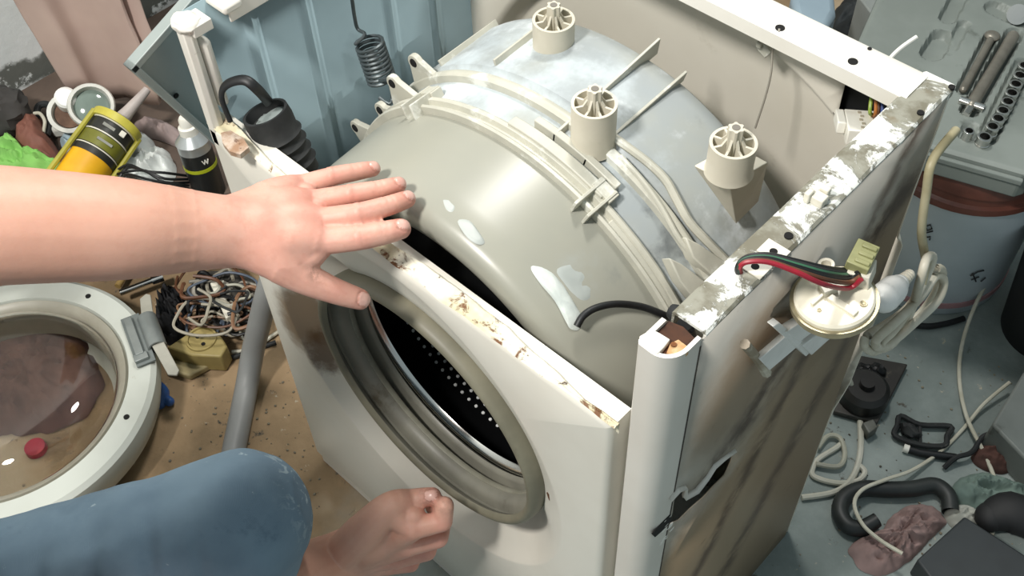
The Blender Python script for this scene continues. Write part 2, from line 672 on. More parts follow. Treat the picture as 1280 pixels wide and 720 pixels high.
# torn rust hole at the left end of the flange
b = MB()
pp = [(276, 166), (288, 163), (304, 172), (311, 184), (300, 193), (287, 189), (278, 178)]
b.prism([at(x, y, 0.7335) for x, y in pp], (0, 0, -0.006))
b.build('torn_corner', mat('torn_brown_corner', '9A7A60', 'C2B2A2', 60, 0.7, spots=[('5A3A26', 50, 0.55, 0.65)]), wm)

# ---- left corner strip that stands up past the front panel
b = MB()
pr = [(-0.300, 0.004), (-0.296, 0.0), (-0.284, 0.0), (-0.281, 0.006), (-0.283, 0.012), (-0.297, 0.012)]
b.prism([(x, y, 0.690) for x, y in pr], (0, 0, 0.15))
b.build('corner_strip', M_whiteplain, wm, bevel=0.001)
b = MB()
b.box((-0.289, 0.020, 0.776), (0.016, 0.012, 0.085))
b.build('strip_lug', M_whiteplain, wm, bevel=0.005)
b = MB()
b.ball((-0.291, 0.010, 0.842), (0.015, 0.014, 0.009), n=18, m=12, nz=0.22, nf=9)
b.box((-0.288, 0.018, 0.838), (0.026, 0.022, 0.012))
b.build('broken_cap', M_whiteplain, wm, ang=60, bevel=0.001)

# ---- left side panel with pressed vertical creases; grey-blue inside
def left_pt(u, v):
    y = 0.012 + (D - 0.012) * u
    z = 0.02 + (H - 0.022) * v
    x = -0.3
    for c in (0.082, 0.150, 0.262, 0.33):
        d = abs(y - c)
        x += 0.0024 * (1 - sm(0.0, 0.010, d))
    return Vector((x, y, z))


b = MB()
b.grid(left_pt, 120, 2)
b.build('side_panel', M_inblue, wm, solid=0.0012)
b = MB()
b.box((-0.288, 0.21, H - 0.003), (0.030, D - 0.07, 0.006))
b.box((-0.275, 0.21, H - 0.012), (0.003, D - 0.07, 0.02))
b.build('side_rail', M_whiteplain, wm, bevel=0.0015)
b = MB()
b.box((-0.286, 0.052, H - 0.004), (0.034, 0.022, 0.010))
b.build('rail_corner', M_whiteplain, wm, bevel=0.003)

# ---- rear panel with a round bulge
RC = (0.026, 0.492)


def bulge(r):
    return 0.024 * (1 - sm(0.300, 0.320, r)) + 0.026 * (1 - sm(0.10, 0.36, r))


def rear_ring(te, dx, dz):
    out = []
    rs = [0.02, 0.12, 0.2, 0.25, 0.28, 0.29, 0.296, 0.302, 0.308, 0.314, 0.318, 0.322]
    for r in rs:
        r2 = min(r, te)
        out.append(Vector((RC[0] + dx * r2, 0.39 + bulge(r2), RC[1] + dz * r2)))
    for k in (0.3, 0.65, 1.0):
        r2 = max(0.322, 0) + (te - 0.322) * k if te > 0.322 else te
        out.append(Vector((RC[0] + dx * r2, 0.39 + (bulge(r2)), RC[1] + dz * r2)))
    return out


rows = radial_plate(RC[0], RC[1], (-0.3, 0.3, 0.0, H - 0.004), 0, rear_ring)
b = MB()
nv = len(rows[0])
b.add([p for r in rows for p in r], [(i * nv + j, ((i + 1) % len(rows)) * nv + j, ((i + 1) % len(rows)) * nv + j + 1, i * nv + j + 1) for i in range(len(rows)) for j in range(nv - 1)])
me = b.mesh('rear_panel')
bm = bmesh.new()
bm.from_mesh(me)
hx0, hx1, hz0, hz1 = 0.205, 0.290, 0.765, 0.815
for co, no in (((hx0, 0, 0), (1, 0, 0)), ((hx1, 0, 0), (1, 0, 0)), ((0, 0, hz0), (0, 0, 1)), ((0, 0, hz1), (0, 0, 1))):
    bmesh.ops.bisect_plane(bm, geom=bm.verts[:] + bm.edges[:] + bm.faces[:], plane_co=co, plane_no=no)
dead = [f for f in bm.faces if hx0 < f.calc_center_median().x < hx1 and hz0 < f.calc_center_median().z < hz1]
bmesh.ops.delete(bm, geom=dead, context='FACES')
bm.to_mesh(me)
bm.free()
link('rear_panel', me, M_inbeige, wm, True, 50, solid=0.0012)
b = MB()
b.box(((hx0 + hx1) / 2, 0.402, (hz0 + hz1) / 2), (hx1 - hx0 + 0.008, 0.002, hz1 - hz0 + 0.008))
for s in (-1, 1):
    b.box(((hx0 + hx1) / 2 + s * (hx1 - hx0 + 0.008) / 2, 0.396, (hz0 + hz1) / 2), (0.002, 0.010, hz1 - hz0 + 0.008))
    b.box(((hx0 + hx1) / 2, 0.396, (hz0 + hz1) / 2 + s * (hz1 - hz0 + 0.008) / 2), (hx1 - hx0 + 0.008, 0.010, 0.002))
b.build('terminal_recess', M_black, wm)
# rear rail
b = MB()
pr = [(0.352, H - 0.016), (0.352, H - 0.001), (0.356, H + 0.001), (0.388, H + 0.001), (0.394, H - 0.002), (0.396, H - 0.02), (0.393, H - 0.02), (0.390, H - 0.005), (0.356, H - 0.003), (0.355, H - 0.016)]
b.prism([(-0.298, y, z) for y, z in pr], (0.575, 0, 0))
rail = b.build('rear_rail', M_whiteplain, wm)
for px, py, r in ((975, 35, 0.0045), (1066, 77, 0.0045), (1087, 61, 0.002)):
    p = at(px, py, H + 0.0012)
    b = MB()
    b.cyl(p - Vector((0, 0, 0.001)), p + Vector((0, 0, 0.0006)), r, n=16)
    b.build('screw_hole', M_dark, rail)

# ---- right side panel: polygon with the torn crack left open
crack = [(836, 655), (840, 640), (842, 624), (849, 611), (858, 606), (853, 622), (866, 614), (880, 598), (889, 583), (903, 572), (917, 562), (913, 577), (905, 594), (893, 606), (878, 622), (862, 636), (848, 650)]
bm = bmesh.new()
outer = [(0.034, 0.0), (D - 0.012, 0.0), (D - 0.012, H - 0.004), (0.034, H - 0.004)]
def loop(pts):
    vs = [bm.verts.new((0.3, y, z)) for y, z in pts]
    for i in range(len(vs)):
        bm.edges.new((vs[i], vs[(i + 1) % len(vs)]))
# subdivide the outline a little so that the fill stays well shaped
ol = []
for i in range(4):
    a, c = outer[i], outer[(i + 1) % 4]
    k = 6 if i in (0, 2) else 12
    ol += [(a[0] + (c[0] - a[0]) * j / k, a[1] + (c[1] - a[1]) * j / k) for j in range(k)]
loop(ol)
cr3 = [atx(x, y, 0.3) for x, y in crack]
loop([(p.y, p.z) for p in cr3])
bmesh.ops.triangle_fill(bm, edges=bm.edges[:], use_beauty=True, use_dissolve=False)
# rounded rear edge
e0 = [(0.3, D - 0.012), (0.2985, D - 0.006), (0.2955, D - 0.001), (0.288, D)]
va = [[bm.verts.new((x, y, z)) for z in (0.0, H - 0.004)] for x, y in e0]
for i in range(3):
    bm.faces.new((va[i][0], va[i + 1][0], va[i + 1][1], va[i][1]))
bmesh.ops.remove_doubles(bm, verts=bm.verts, dist=1e-5)
bmesh.ops.recalc_face_normals(bm, faces=bm.faces)
me = bpy.data.meshes.new('side_panel')
bm.to_mesh(me)
bm.free()
side = link('side_panel', me, M_side, wm, True, 40, solid=0.0014)
side['label'] = 'rust-stained outer side panel with a torn crack'
# peeled paint lip above the crack
b = MB()
lip = [(836, 622), (846, 609), (856, 606), (852, 618), (868, 610), (882, 594), (891, 580), (904, 570), (918, 560)]
b.grid(lambda u, v: (lambda q: Vector((0.3005 + 0.006 * v * (0.5 + abs(noise.noise(Vector((u * 9, 0, 0))))), q.y, q.z - 0.004 * v)))(atx(lip[min(int(u * 8), 8)][0], lip[min(int(u * 8), 8)][1], 0.3)), 9, 3)
b.build('peeled_paint', M_column, side, solid=0.0008)
# top flange of the right side, peeled to bare metal
b = MB()
pr = [(0.300, H - 0.012), (0.3008, H - 0.002), (0.2985, H), (0.272, H), (0.2695, H - 0.002), (0.2695, H - 0.018), (0.2712, H - 0.018), (0.2720, H - 0.003), (0.298, H - 0.003), (0.298, H - 0.012)]
n = 26
y0, y1 = 0.040, D
vs = []
for i in range(n):
    y = y0 + (y1 - y0) * i / (n - 1)
    for x, z in pr:
        vs.append((x + 0.0006 * noise.noise(Vector((y * 40, x * 50, 0))), y, z + 0.0009 * noise.noise(Vector((y * 30, x * 60, 5)))))
m_ = len(pr)
b.add(vs, [(i * m_ + j, i * m_ + (j + 1) % m_, (i + 1) * m_ + (j + 1) % m_, (i + 1) * m_ + j) for i in range(n - 1) for j in range(m_)] + [tuple(range(m_)), tuple((n - 1) * m_ + j for j in range(m_))])
fl = b.build('side_flange', M_peel, wm)
fl['label'] = 'top flange with white paint peeling off'
for px, py, r in ((944, 333, 0.0032), (967, 314, 0.0032), (986, 294, 0.0035), (1151, 140, 0.003), (1190, 108, 0.003)):
    p = at(px, py, H + 0.0015)
    b = MB()
    b.cyl(p - Vector((0, 0, 0.0025)), p, r, n=14)
    b.build('screw_hole', M_dark, fl)
for px, py in ((967, 314), (944, 333)):
    p = at(px, py, H + 0.0008)
    b = MB()
    b.box(p, (0.020, 0.016, 0.0012))
    b.build('clip_plate', M_ivory, fl)
# little ivory clip on the flange
p = at(1022, 248, H + 0.004)
b = MB()
b.box(p, (0.014, 0.010, 0.008))
b.box(p + Vector((0.001, 0.008, 0.003)), (0.008, 0.006, 0.008))
b.box(p + Vector((-0.006, -0.004, 0.002)), (0.005, 0.008, 0.010))
b.build('flange_clip', M_ivory, fl, bevel=0.001)

# ---- right corner column with rounded outer edge
b = MB()
prof = [(0.268, 0.030), (0.268, 0.003), (0.2705, 0.0)]
for i in range(9):
    a = math.pi / 2 * i / 8
    prof.append((0.282 + 0.0185 * math.sin(a), 0.020 - 0.0205 * math.cos(a)))
prof += [(0.3005, 0.034), (0.297, 0.034)]
for i in range(8, -1, -1):
    a = math.pi / 2 * i / 8
    prof.append((0.282 + 0.0150 * math.sin(a), 0.020 - 0.0168 * math.cos(a)))
prof += [(0.272, 0.0035), (0.272, 0.030)]
b.prism([(x, y, 0.0) for x, y in prof], (0, 0, H))
col = b.build('corner_column', M_column, wm, ang=35)
# inner groove wall between column and front panel
b = MB()
b.box((0.2600, 0.0275, 0.365), (0.020, 0.003, 0.69))
b.build('groove_strip', M_column, wm)
# broken rusty top of the column
b = MB()
tp = [(0.2715, 0.004), (0.282, 0.0035), (0.290, 0.007), (0.2955, 0.014), (0.297, 0.022), (0.297, 0.033), (0.283, 0.036), (0.2715, 0.033)]
b.prism([(x, y, H - 0.007) for x, y in tp], (0, 0, 0.003))
b.build('column_top', mat('dark_rust', '4A2A16', '2C180C', 50, 0.8), col)
b = MB()
q = [(799, 420), (815, 411), (825, 416), (838, 424), (830, 434), (822, 442), (806, 434)]
b.prism([at(x, y, H + 0.001) for x, y in q], (0, 0, -0.006))
b.build('broken_cap', M_whiteplain, col, bevel=0.0008)
b = MB()
q = [(838, 429), (848, 424), (856, 430), (864, 436), (858, 442), (845, 444), (833, 441)]
b.prism([at(x, y, H - 0.001) for x, y in q], (0, 0, -0.004))
tab = b.build('rusty_tab', mat('rusty_yellow_tab', 'D8B98C', 'B88A58', 60, 0.6, spots=[('6A3A1A', 70, 0.60, 0.68)]), col, bevel=0.0005)
p = at(842, 431, H - 0.0005)
b = MB()
b.cyl(p, p + Vector((0, 0, 0.0008)), 0.0022, n=12)
b.build('screw_hole', M_rust, tab)
b = MB()
b.box((0.3004, 0.0345, 0.42), (0.0012, 0.0014, 0.84))
b.build('seam_gap', mat('seam_dirt', '4A4238', '2E2822', 20, 0.8), wm)
b = MB()
b.prism([atx(x, y, 0.3004) for x, y in ((838, 642), (838, 652), (826, 664), (818, 671), (814, 667), (826, 654))], (0.0008, 0, 0))
b.build('torn_tip', M_dark, col)
# crumpled paint at the foot of the crack
b = MB()
for i in range(14):
    p = Vector((0.3 + 0.0006, 0.026 + rnd.uniform(0, 0.02), cr3[0].z + rnd.uniform(-0.03, 0.03)))
    b.ball(p, (0.0008, rnd.uniform(0.002, 0.006), 0.0012), n=8, m=5)
tag(b.build('paint_crumbs', M_whiteplain, side), kind='stuff')

# ---- door seal
G = [(0.016, 0.169), (0.006, 0.1705), (-0.004, 0.1695), (-0.009, 0.1665), (-0.0105, 0.163), (-0.009, 0.159), (-0.004, 0.1565)]
b = MB()
b.lathe([(h_ + 0.006, r_) for h_, r_ in G], HC, (0, 1, 0), 128)
seal = b.build('door_seal', M_gasket, wm, ang=60)
G2 = [(-0.004, 0.1565), (0.000, 0.159), (0.003, 0.165), (0.006, 0.165), (0.009, 0.157), (0.012, 0.1525), (0.018, 0.150), (0.025, 0.149), (0.028, 0.150), (0.030, 0.154), (0.032, 0.163), (0.035, 0.166), (0.038, 0.163), (0.040, 0.153), (0.042, 0.1495), (0.046, 0.148), (0.049, 0.151), (0.051, 0.158), (0.055, 0.168)]
b = MB()
b.lathe([(h_ + 0.006, r_) for h_, r_ in G2], HC, (0, 1, 0), 128)
b.build('seal_bellows', M_gasketin, seal, ang=60)
b = MB()
b.lathe([(0.0215, 0.1505), (0.0220, 0.1482), (0.0255, 0.1472), (0.0285, 0.1490)], HC + Vector((0, 0.006, 0)), (0, 1, 0), 96)
b.build('seal_lip', mat('pale_seal_lip', '8C8A7C', '7C7A6C', 30, 0.5), seal, ang=60)

# ---- drum
DRC = Vector((-0.003, -0.016, 0.493))
b = MB()
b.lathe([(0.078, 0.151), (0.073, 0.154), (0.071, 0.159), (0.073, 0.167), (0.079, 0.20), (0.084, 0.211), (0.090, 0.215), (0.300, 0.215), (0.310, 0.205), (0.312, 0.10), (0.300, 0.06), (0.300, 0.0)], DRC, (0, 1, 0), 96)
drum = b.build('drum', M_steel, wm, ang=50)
b = MB()
b.lathe([(0.077, 0.1500), (0.072, 0.1525), (0.069, 0.1580), (0.071, 0.1630), (0.075, 0.164)], DRC, (0, 1, 0), 96)
b.build('drum_lip', M_chrome, drum, ang=80)
b = MB()
for i in range(104):
    for j in range(15):
        a = 2 * math.pi * (i + 0.5 * (j % 2)) / 104
        y = 0.136 + j * 0.0104
        d = Vector((math.cos(a), 0, math.sin(a)))
        b.lathe([(0, 0.0024), (0.001, 0.0018), (0.001, 0.0)], DRC + d * 0.2148 + Vector((0, y, 0)), -d, 8)
tag(b.build('drum_holes', mat('light_in_holes', 'E8EAE8', None, 10, 0.4, 0.0), drum), kind='stuff')  # white discs: light shining through the holes is put into the colour
for k in range(3):
    a = math.radians(170 + 120 * k)
    d = Vector((math.cos(a), 0, math.sin(a)))
    t = Vector((-d.z, 0, d.x))
    b = MB()
    b.grid(lambda u, v: DRC + d * (0.215 - 0.035 * math.sin(math.pi * u) ** 0.7) + t * (0.05 * (u - 0.5)) + Vector((0, 0.125 + 0.16 * v, 0)), 14, 4)
    b.build('drum_paddle', M_steel, drum)

# ---- tub: front half, rear half, clamp ring
TC = Vector((0, 0, TZ))
YA = Vector((0, 1, 0))
b = MB()
b.lathe([(0.052, 0.190), (0.045, 0.200), (0.037, 0.218), (0.0355, 0.231), (0.039, 0.240), (0.049, 0.2445), (0.074, 0.2470), (0.150, 0.2515)], TC, YA, 144)
tubf = b.build('tub', M_tubf, wm, ang=60)
RR = lambda y: 0.2515 + (y - 0.15) * 0.16
b = MB()
b.lathe([(0.158, 0.2525), (0.190, 0.2580), (0.212, 0.2610), (0.217, 0.2685), (0.300, 0.2720), (0.315, 0.2690), (0.328, 0.255), (0.334, 0.230), (0.336, 0.12), (0.345, 0.10), (0.345, 0.0)], TC, YA, 144)
tubr = b.build('tub_rear_half', M_tubr, wm, ang=50)
b = MB()
b.lathe([(0.146, 0.2505), (0.146, 0.2590), (0.1485, 0.2605), (0.1505, 0.2590), (0.1515, 0.2555), (0.1560, 0.2555), (0.1575, 0.2605), (0.1615, 0.2615), (0.1640, 0.2600), (0.1640, 0.2520)], TC, YA, 144)
ring = b.build('clamp_ring', M_ring, wm, ang=35)
b = MB()
b.lathe([(0.196, 0.257), (0.196, 0.2665), (0.199, 0.2685), (0.203, 0.2690), (0.207, 0.2675), (0.208, 0.2585)], TC, YA, 144)
b.build('tub_seam', M_ring, tubr, ang=35)


def tubp(px, py, r, cz=TZ):
    """point of the tub surface of radius r seen at a pixel"""
    d = _ray(px, py)
    a = d.x ** 2 + d.z ** 2
    bq = d.x * CAM_P.x + d.z * (CAM_P.z - cz)
    c = CAM_P.x ** 2 + (CAM_P.z - cz) ** 2 - r * r
    return CAM_P + d * ((-bq - math.sqrt(bq * bq - a * c)) / a)


def tang(th, y, r):
    """tub surface point at angle th from straight up (positive to +x)"""
    return Vector((r * math.sin(th), y, TZ + r * math.cos(th)))


def arc_block(name, parent, m, th0, th1, y0, y1, r0, r1, n=20, bevel=0.001):
    b = MB()
    vs = []
    for i in range(n + 1):
        th = th0 + (th1 - th0) * i / n
        vs += [tang(th, y0, r0), tang(th, y0, r1), tang(th, y1, r1), tang(th, y1, r0)]
    fs = [(i * 4 + j, i * 4 + (j + 1) % 4, i * 4 + 4 + (j + 1) % 4, i * 4 + 4 + j) for i in range(n) for j in range(4)] + [(0, 1, 2, 3), (n * 4, n * 4 + 1, n * 4 + 2, n * 4 + 3)]
    b.add(vs, fs)
    return b.build(name, m, parent, ang=40, bevel=bevel)


def th_of(px, py, r):
    p = tubp(px, py, r)
    return math.atan2(p.x, p.z - TZ)


# raised pale clip segments on the ring
arc_block('ring_clip', ring, M_ring, th_of(628, 160, .262), th_of(755, 245, .262), 0.160, 0.172, 0.252, 0.2645)
arc_block('ring_clip', ring, M_ring, th_of(770, 270, .258), th_of(865, 395, .258), 0.150, 0.165, 0.250, 0.2585)
arc_block('ring_clip', tubr, M_ring, th_of(660, 155, .266), th_of(765, 240, .266), 0.178, 0.186, 0.252, 0.2655)
# catches that straddle the ring
for (px, py, two) in ((518, 130, True), (745, 248, True)):
    th = th_of(px, py, 0.262)
    for k in (-1, 1):
        arc_block('ring_catch', ring, M_ring, th + k * 0.030 - 0.006, th + k * 0.030 + 0.006, 0.135, 0.176, 0.250, 0.2665, 3, 0.0006)
    arc_block('ring_catch', ring, M_ring, th - 0.045, th + 0.045, 0.162, 0.176, 0.252, 0.2655, 5, 0.0006)


def lug(name, parent, m, th, y, r, h=0.030, wd=0.066, tk=0.007, hole=0.0045):
    """pointed screw lug standing out of the tub, with its hole"""
    rad = Vector((math.sin(th), 0, math.cos(th)))
    tg = Vector((math.cos(th), 0, -math.sin(th)))
    c = tang(th, y, r - 0.006)
    out = [c - tg * wd / 2, c + tg * wd / 2]
    for i in range(9):
        a = math.pi * i / 8
        out.append(c + rad * (h - 0.010 + 0.010 * math.sin(a)) + tg * 0.010 * math.cos(a))
    b = MB()
    b.prism(out, (0, tk, 0))
    o = b.build(name, m, parent, bevel=0.001)
    hc = c + rad * (h - 0.009)
    b = MB()
    b.lathe([(-0.0012, 0.0), (-0.0012, hole), (-0.0004, hole + 0.0006), (tk + 0.0008, hole + 0.0006), (tk + 0.0014, hole), (tk + 0.0014, 0)], hc, (0, 1, 0), 16)
    b.build('lug_hole', M_dark, o)
    return o


for px, py, y, h in ((456, 172, 0.166, 0.048), (505, 128, 0.168, 0.040), (537, 112, 0.198, 0.046), (484, 150, 0.166, 0.026)):
    p = aty(px, py, y)
    th = math.atan2(p.x, p.z - TZ)
    lug('ring_lug', ring, M_ring, th, y, 0.256, h)
for poly, hole in (([(856, 296), (872, 304), (912, 330), (921, 344), (914, 354), (898, 352), (866, 322)], (908, 337)),
                   ([(836, 322), (852, 330), (890, 358), (900, 374), (890, 386), (874, 382), (850, 352)], (880, 365))):
    pp = [tubp(x, y, 0.2745) for x, y in poly]
    cc = sum(pp, Vector()) / len(pp)
    nr = Vector((cc.x, 0, cc.z - TZ)).normalized()
    b = MB()
    b.prism([q - nr * 0.012 for q in pp], nr * 0.013)
    o = b.build('ring_ear', M_ring, ring, bevel=0.0015)
    q = tubp(hole[0], hole[1], 0.2745)
    b = MB()
    b.cyl(q - nr * 0.002, q + nr * 0.0022, 0.0046, n=16)
    b.build('lug_hole', M_dark, o)


# ---- three fluted posts for the counterweight
def post(px_top, py_top, zt, z0, r=0.0212):
    c = at(px_top, py_top, zt)
    b = MB()
    h = zt - z0
    b.lathe([(0, r + 0.0015), (0.006, r), (h, r), (h, r - 0.0028), (h - 0.012, r - 0.0028), (h - 0.012, 0.0)], (c.x, c.y, z0), (0, 0, 1), 40)
    o = b.build('counterweight_post', M_boss, wm, ang=40)
    b = MB()
    fl = []
    for i in range(24):
        a = 2 * math.pi * i / 24
        q = 0.0070 if (i // 2) % 2 == 0 else 0.0056
        fl.append((c.x + q * math.cos(a), c.y + q * math.sin(a), zt - 0.012))
    b.prism(fl, (0, 0, 0.029))
    hub = b.build('post_hub', M_boss, o, ang=30)
    b = MB()
    b.cyl((c.x, c.y, zt + 0.016), (c.x, c.y, zt + 0.0175), 0.0036, n=14)
    b.build('hub_hole', mat('shaded_socket', '77726A', None, 10, 0.7) if 'shaded_socket' not in bpy.data.materials else bpy.data.materials['shaded_socket'], hub)
    for k in range(8):
        a = 2 * math.pi * k / 8 + 0.25
        d = Vector((math.cos(a), math.sin(a), 0))
        b = MB()
        R = frame((0, 0, 1), d)
        b.box(Vector((c.x, c.y, zt - 0.0062)) + d * 0.0135, (0.0125, 0.0022, 0.012), R)
        # sloped fin up to the hub
        b.prism([Vector((c.x, c.y, zt)) + d * 0.0110 - R.col[1] * 0.0011, Vector((c.x, c.y, zt)) + d * 0.006 - R.col[1] * 0.0011, Vector((c.x, c.y, zt + 0.0075)) + d * 0.006 - R.col[1] * 0.0011], R.col[1] * 0.0022)
        b.build('post_rib', M_boss, o, smooth=False)
    return c


P1 = post(692, 24, 0.808, 0.765)
P2 = post(743, 129, 0.817, 0.765)
P3 = post(917, 178, 0.834, 0.800, 0.0205)
b = MB()
hull = [at(867, 207, 0.802), at(912, 230, 0.802), at(960, 203, 0.802), at(918, 180, 0.802), at(920, 280, 0.715), at(948, 252, 0.715), Vector((P3.x - 0.02, P3.y + 0.04, 0.715))]
bm = bmesh.new()
for p in hull: bm.verts.new(p)
bmesh.ops.convex_hull(bm, input=bm.verts[:])
me = bpy.data.meshes.new('post_base')
bm.to_mesh(me)
bm.free()
link('post_base', me, M_boss, wm, False, bevel=0.001)
# thin fins that run along the tub past the middle post
def fin(th, y0, y1, h0, h1, r0=0.262, tk=0.003):
    rad = Vector((math.sin(th), 0, math.cos(th)))
    tg = Vector((math.cos(th), 0, -math.sin(th)))
    rr_ = lambda y: (0.2715 if y > 0.217 else 0.259) - 0.004
    pts_ = [tang(th, y0, rr_(y0)), tang(th, y1, rr_(y1)), tang(th, y1, rr_(y1) + h1 + 0.004), tang(th, y0, rr_(y0) + h0 + 0.004)]
    b = MB()
    b.prism([q - tg * tk / 2 for q in pts_], tg * tk)
    b.build('tub_rib', M_ring, tubr, bevel=0.0006)


thP = math.atan2(P2.x, P2.z - TZ)
fin(thP - 0.075, 0.178, 0.330, 0.006, 0.016)
fin(thP + 0.075, 0.178, 0.322, 0.006, 0.010)
fin(th_of(560, 75, .27), 0.22, 0.31, 0.004, 0.006)
fin(th_of(645, 62, .27), 0.22, 0.31, 0.004, 0.008)
# curved double fin from the middle post down to the ears
b = MB()
dl = [(768, 172), (790, 188), (812, 205), (832, 225), (846, 250), (862, 278), (890, 308), (912, 330)]
b.tube([tubp(x, y, 0.2725) for x, y in dl], 0.0042, 8, 4)
b.build('tub_rib', M_ring, tubr)
b = MB()
dl = [(775, 195), (800, 222), (826, 258), (850, 300), (880, 335)]
b.tube([tubp(x, y, 0.2695) for x, y in dl], 0.0026, 8, 4)
b.build('tub_rib', M_ring, tubr)

# white putty repairs and painted lamp highlights on the front half
def patch(name, outline, m, r=0.2475, h=0.003, parent=None):
    pts_ = [Vector((x, y)) for x, y in outline]
    c = sum(pts_, Vector((0, 0))) / len(pts_)
    pts2, _ = catmull([Vector((q.x, q.y, 0)) for q in pts_], [0] * len(pts_), 4, True)
    n = len(pts2)
    b = MB()
    vs = []
    K = 5
    for i in range(K + 1):
        f = 1 - i / K * 0.999
        for q in pts2:
            x, y = c.x + (q.x - c.x) * f, c.y + (q.y - c.y) * f
            hh = h * math.sqrt(1 - f * f) * (0.7 + 0.6 * noise.noise(Vector((x * 0.08, y * 0.08, 1)))) - (0.001 if i == 0 else 0)
            p = tubp(x, y, r + 0.0)
            nn = Vector((p.x, 0, p.z - TZ)).normalized()
            vs.append(p + nn * hh)
    fs = [(i * n + k, i * n + (k + 1) % n, (i + 1) * n + (k + 1) % n, (i + 1) * n + k) for i in range(K) for k in range(n)]
    b.add(vs, fs)
    return b.build(name, m, parent, ang=60)


patch('putty_patch', [(664, 333), (682, 334), (702, 352), (722, 384), (730, 400), (724, 412), (714, 411), (708, 402), (694, 376), (674, 352)], M_putty, 0.2475, 0.0035, tubf)
patch('putty_patch', [(692, 334), (715, 326), (738, 338), (747, 358), (742, 376), (726, 378), (706, 358)], mat('putty_and_glint', 'B4B9B4', 'A2A8A4', 14, 0.5), 0.2475, 0.0016, tubf)
patch('painted_glint', [(552, 247), (561, 245), (570, 258), (566, 266), (557, 262)], bpy.data.materials['putty_and_glint'], 0.2452, 0.0012, tubf)  # this and the next: lamp highlights painted as thin pale patches
patch('painted_glint', [(572, 276), (586, 274), (598, 288), (606, 302), (598, 305), (584, 296)], bpy.data.materials['putty_and_glint'], 0.2460, 0.0012, tubf)

# black sensor cable lying over the tub
b = MB()
cab = [tubp(721, 408, 0.254), tubp(729, 395, 0.257), tubp(745, 385, 0.259), tubp(770, 380, 0.260), tubp(800, 383, 0.260), tubp(826, 392, 0.262), tubp(848, 403, 0.262), at(862, 410, 0.745), at(866, 420, 0.70)]
b.tube(cab, 0.0034, 10, 6)
cable = b.build('sensor_cable', M_black, wm)
b = MB()
b.tube([at(838, 388, 0.762), at(848, 394, 0.762), at(862, 408, 0.755)], [0.006, 0.0085, 0.007], 12, 4)
b.build('cable_sleeve', M_blacksoft, cable)

# suspension spring on the left
b = MB()
A, Bq = aty(461, 52, 0.200), aty(477, 99, 0.200)
ax = (Bq - A)
R = frame(ax)
pts_ = []
for i in range(9 * 14 + 1):
    a = 2 * math.pi * i / 14
    pts_.append(A + ax * (i / (9 * 14)) + R @ Vector((0.0155 * math.cos(a), 0.0155 * math.sin(a), 0)))
b.tube(pts_, 0.0021, 6)
sp = b.build('suspension_spring', M_spring, wm)
b = MB()
q = aty(438, -12, 0.200)
b.tube([Vector((-0.292, 0.2, H - 0.006)), Vector((-0.287, 0.2, H + 0.002)), q, aty(443, 20, .2), aty(447, 36, .2), aty(456, 43, .2), pts_[0]], 0.0021, 8, 5)
b.build('spring_hook', M_spring, sp)
b = MB()
b.tube([pts_[-1], aty(488, 102, .19), aty(490, 122, .185), aty(486, 130, .178), aty(474, 122, .175)], 0.0021, 8, 5)
b.build('spring_hook', M_spring, sp)

# black ribbed hose stub with a strap loop, inside the left front corner
A, Bq = at(318, 136, 0.735), at(372, 216, 0.66)
A = A + Vector((0.012, 0.004, 0))
ax = Bq - A
prof = [(0.012, 0.0), (0.012, 0.020), (0.0, 0.0215), (0.0, 0.0245), (0.010, 0.0255)]
L = ax.length
for i in range(int((L - 0.03) / 0.012)):
    h = 0.025 + i * 0.012
    prof += [(h, 0.0245), (h + 0.004, 0.0275), (h + 0.008, 0.0245)]
prof += [(L, 0.0245)]
b = MB()
b.lathe(prof, A, ax, 28)
hose = b.build('rubber_hose', M_blacksoft, wm, ang=50)
b = MB()
b.tube([A + R @ Vector((0, 0, 0))] and [at(288, 152, 0.737), at(277, 122, 0.76), at(283, 106, 0.775), at(305, 100, 0.785), at(322, 112, 0.775), at(336, 128, 0.742)], 0.0055, 10, 6, flat=(1, 0.5))
b.build('strap_loop', M_black, hose)
b = MB()
b.ball(A + ax * 0.10 + Vector((0.004, 0.002, 0)), (0.018, 0.017, 0.004), frame(ax), n=14, m=8, nz=0.6, nf=12)
b.build('torn_film', M_sheet, hose)

# white door-lock connector with coloured wires at the rear right
p = at(1077, 160, 0.795)
R = Matrix.Rotation(math.radians(35), 3, 'Z') @ Matrix.Rotation(math.radians(-14), 3, 'X')
b = MB()
b.box(p, (0.030, 0.040, 0.016), R)
b.box(p + R @ Vector((-0.019, 0.006, 0.002)), (0.008, 0.026, 0.012), R)
con = b.build('wire_connector', M_connector, wm, bevel=0.0012)
b = MB()
for k in range(5):
    b.box(p + R @ Vector((-0.002 + 0.0015 * (k % 2), -0.014 + k * 0.007, 0.0081)), (0.003, 0.0035, 0.0012), R)
b.build('connector_slots', mat('worn_slot', 'A49C8A', None, 10, 0.6), con)
b = MB()
b.box(p + R @ Vector((0.021, -0.004, -0.002)), (0.010, 0.042, 0.012), R)
b.build('connector_latch', M_olive, con, bevel=0.001)
for i, (m_, dx) in enumerate(((M_yellowgreen, -7), (M_orange, 2), (M_bluewire, 12), (M_brownwire, 6))):
    b = MB()
    b.tube([p + R @ Vector((0.010, 0.016 - 0.004 * i, 0.006)), at(1093 + dx * 0.8, 140, 0.812), at(1094 + dx * 0.6, 118, 0.822), at(1097 + dx * 0.6, 104, 0.828), aty(1104 + dx, 100, 0.40)], 0.0017, 8, 5)
    b.build('connector_wire', m_, con)
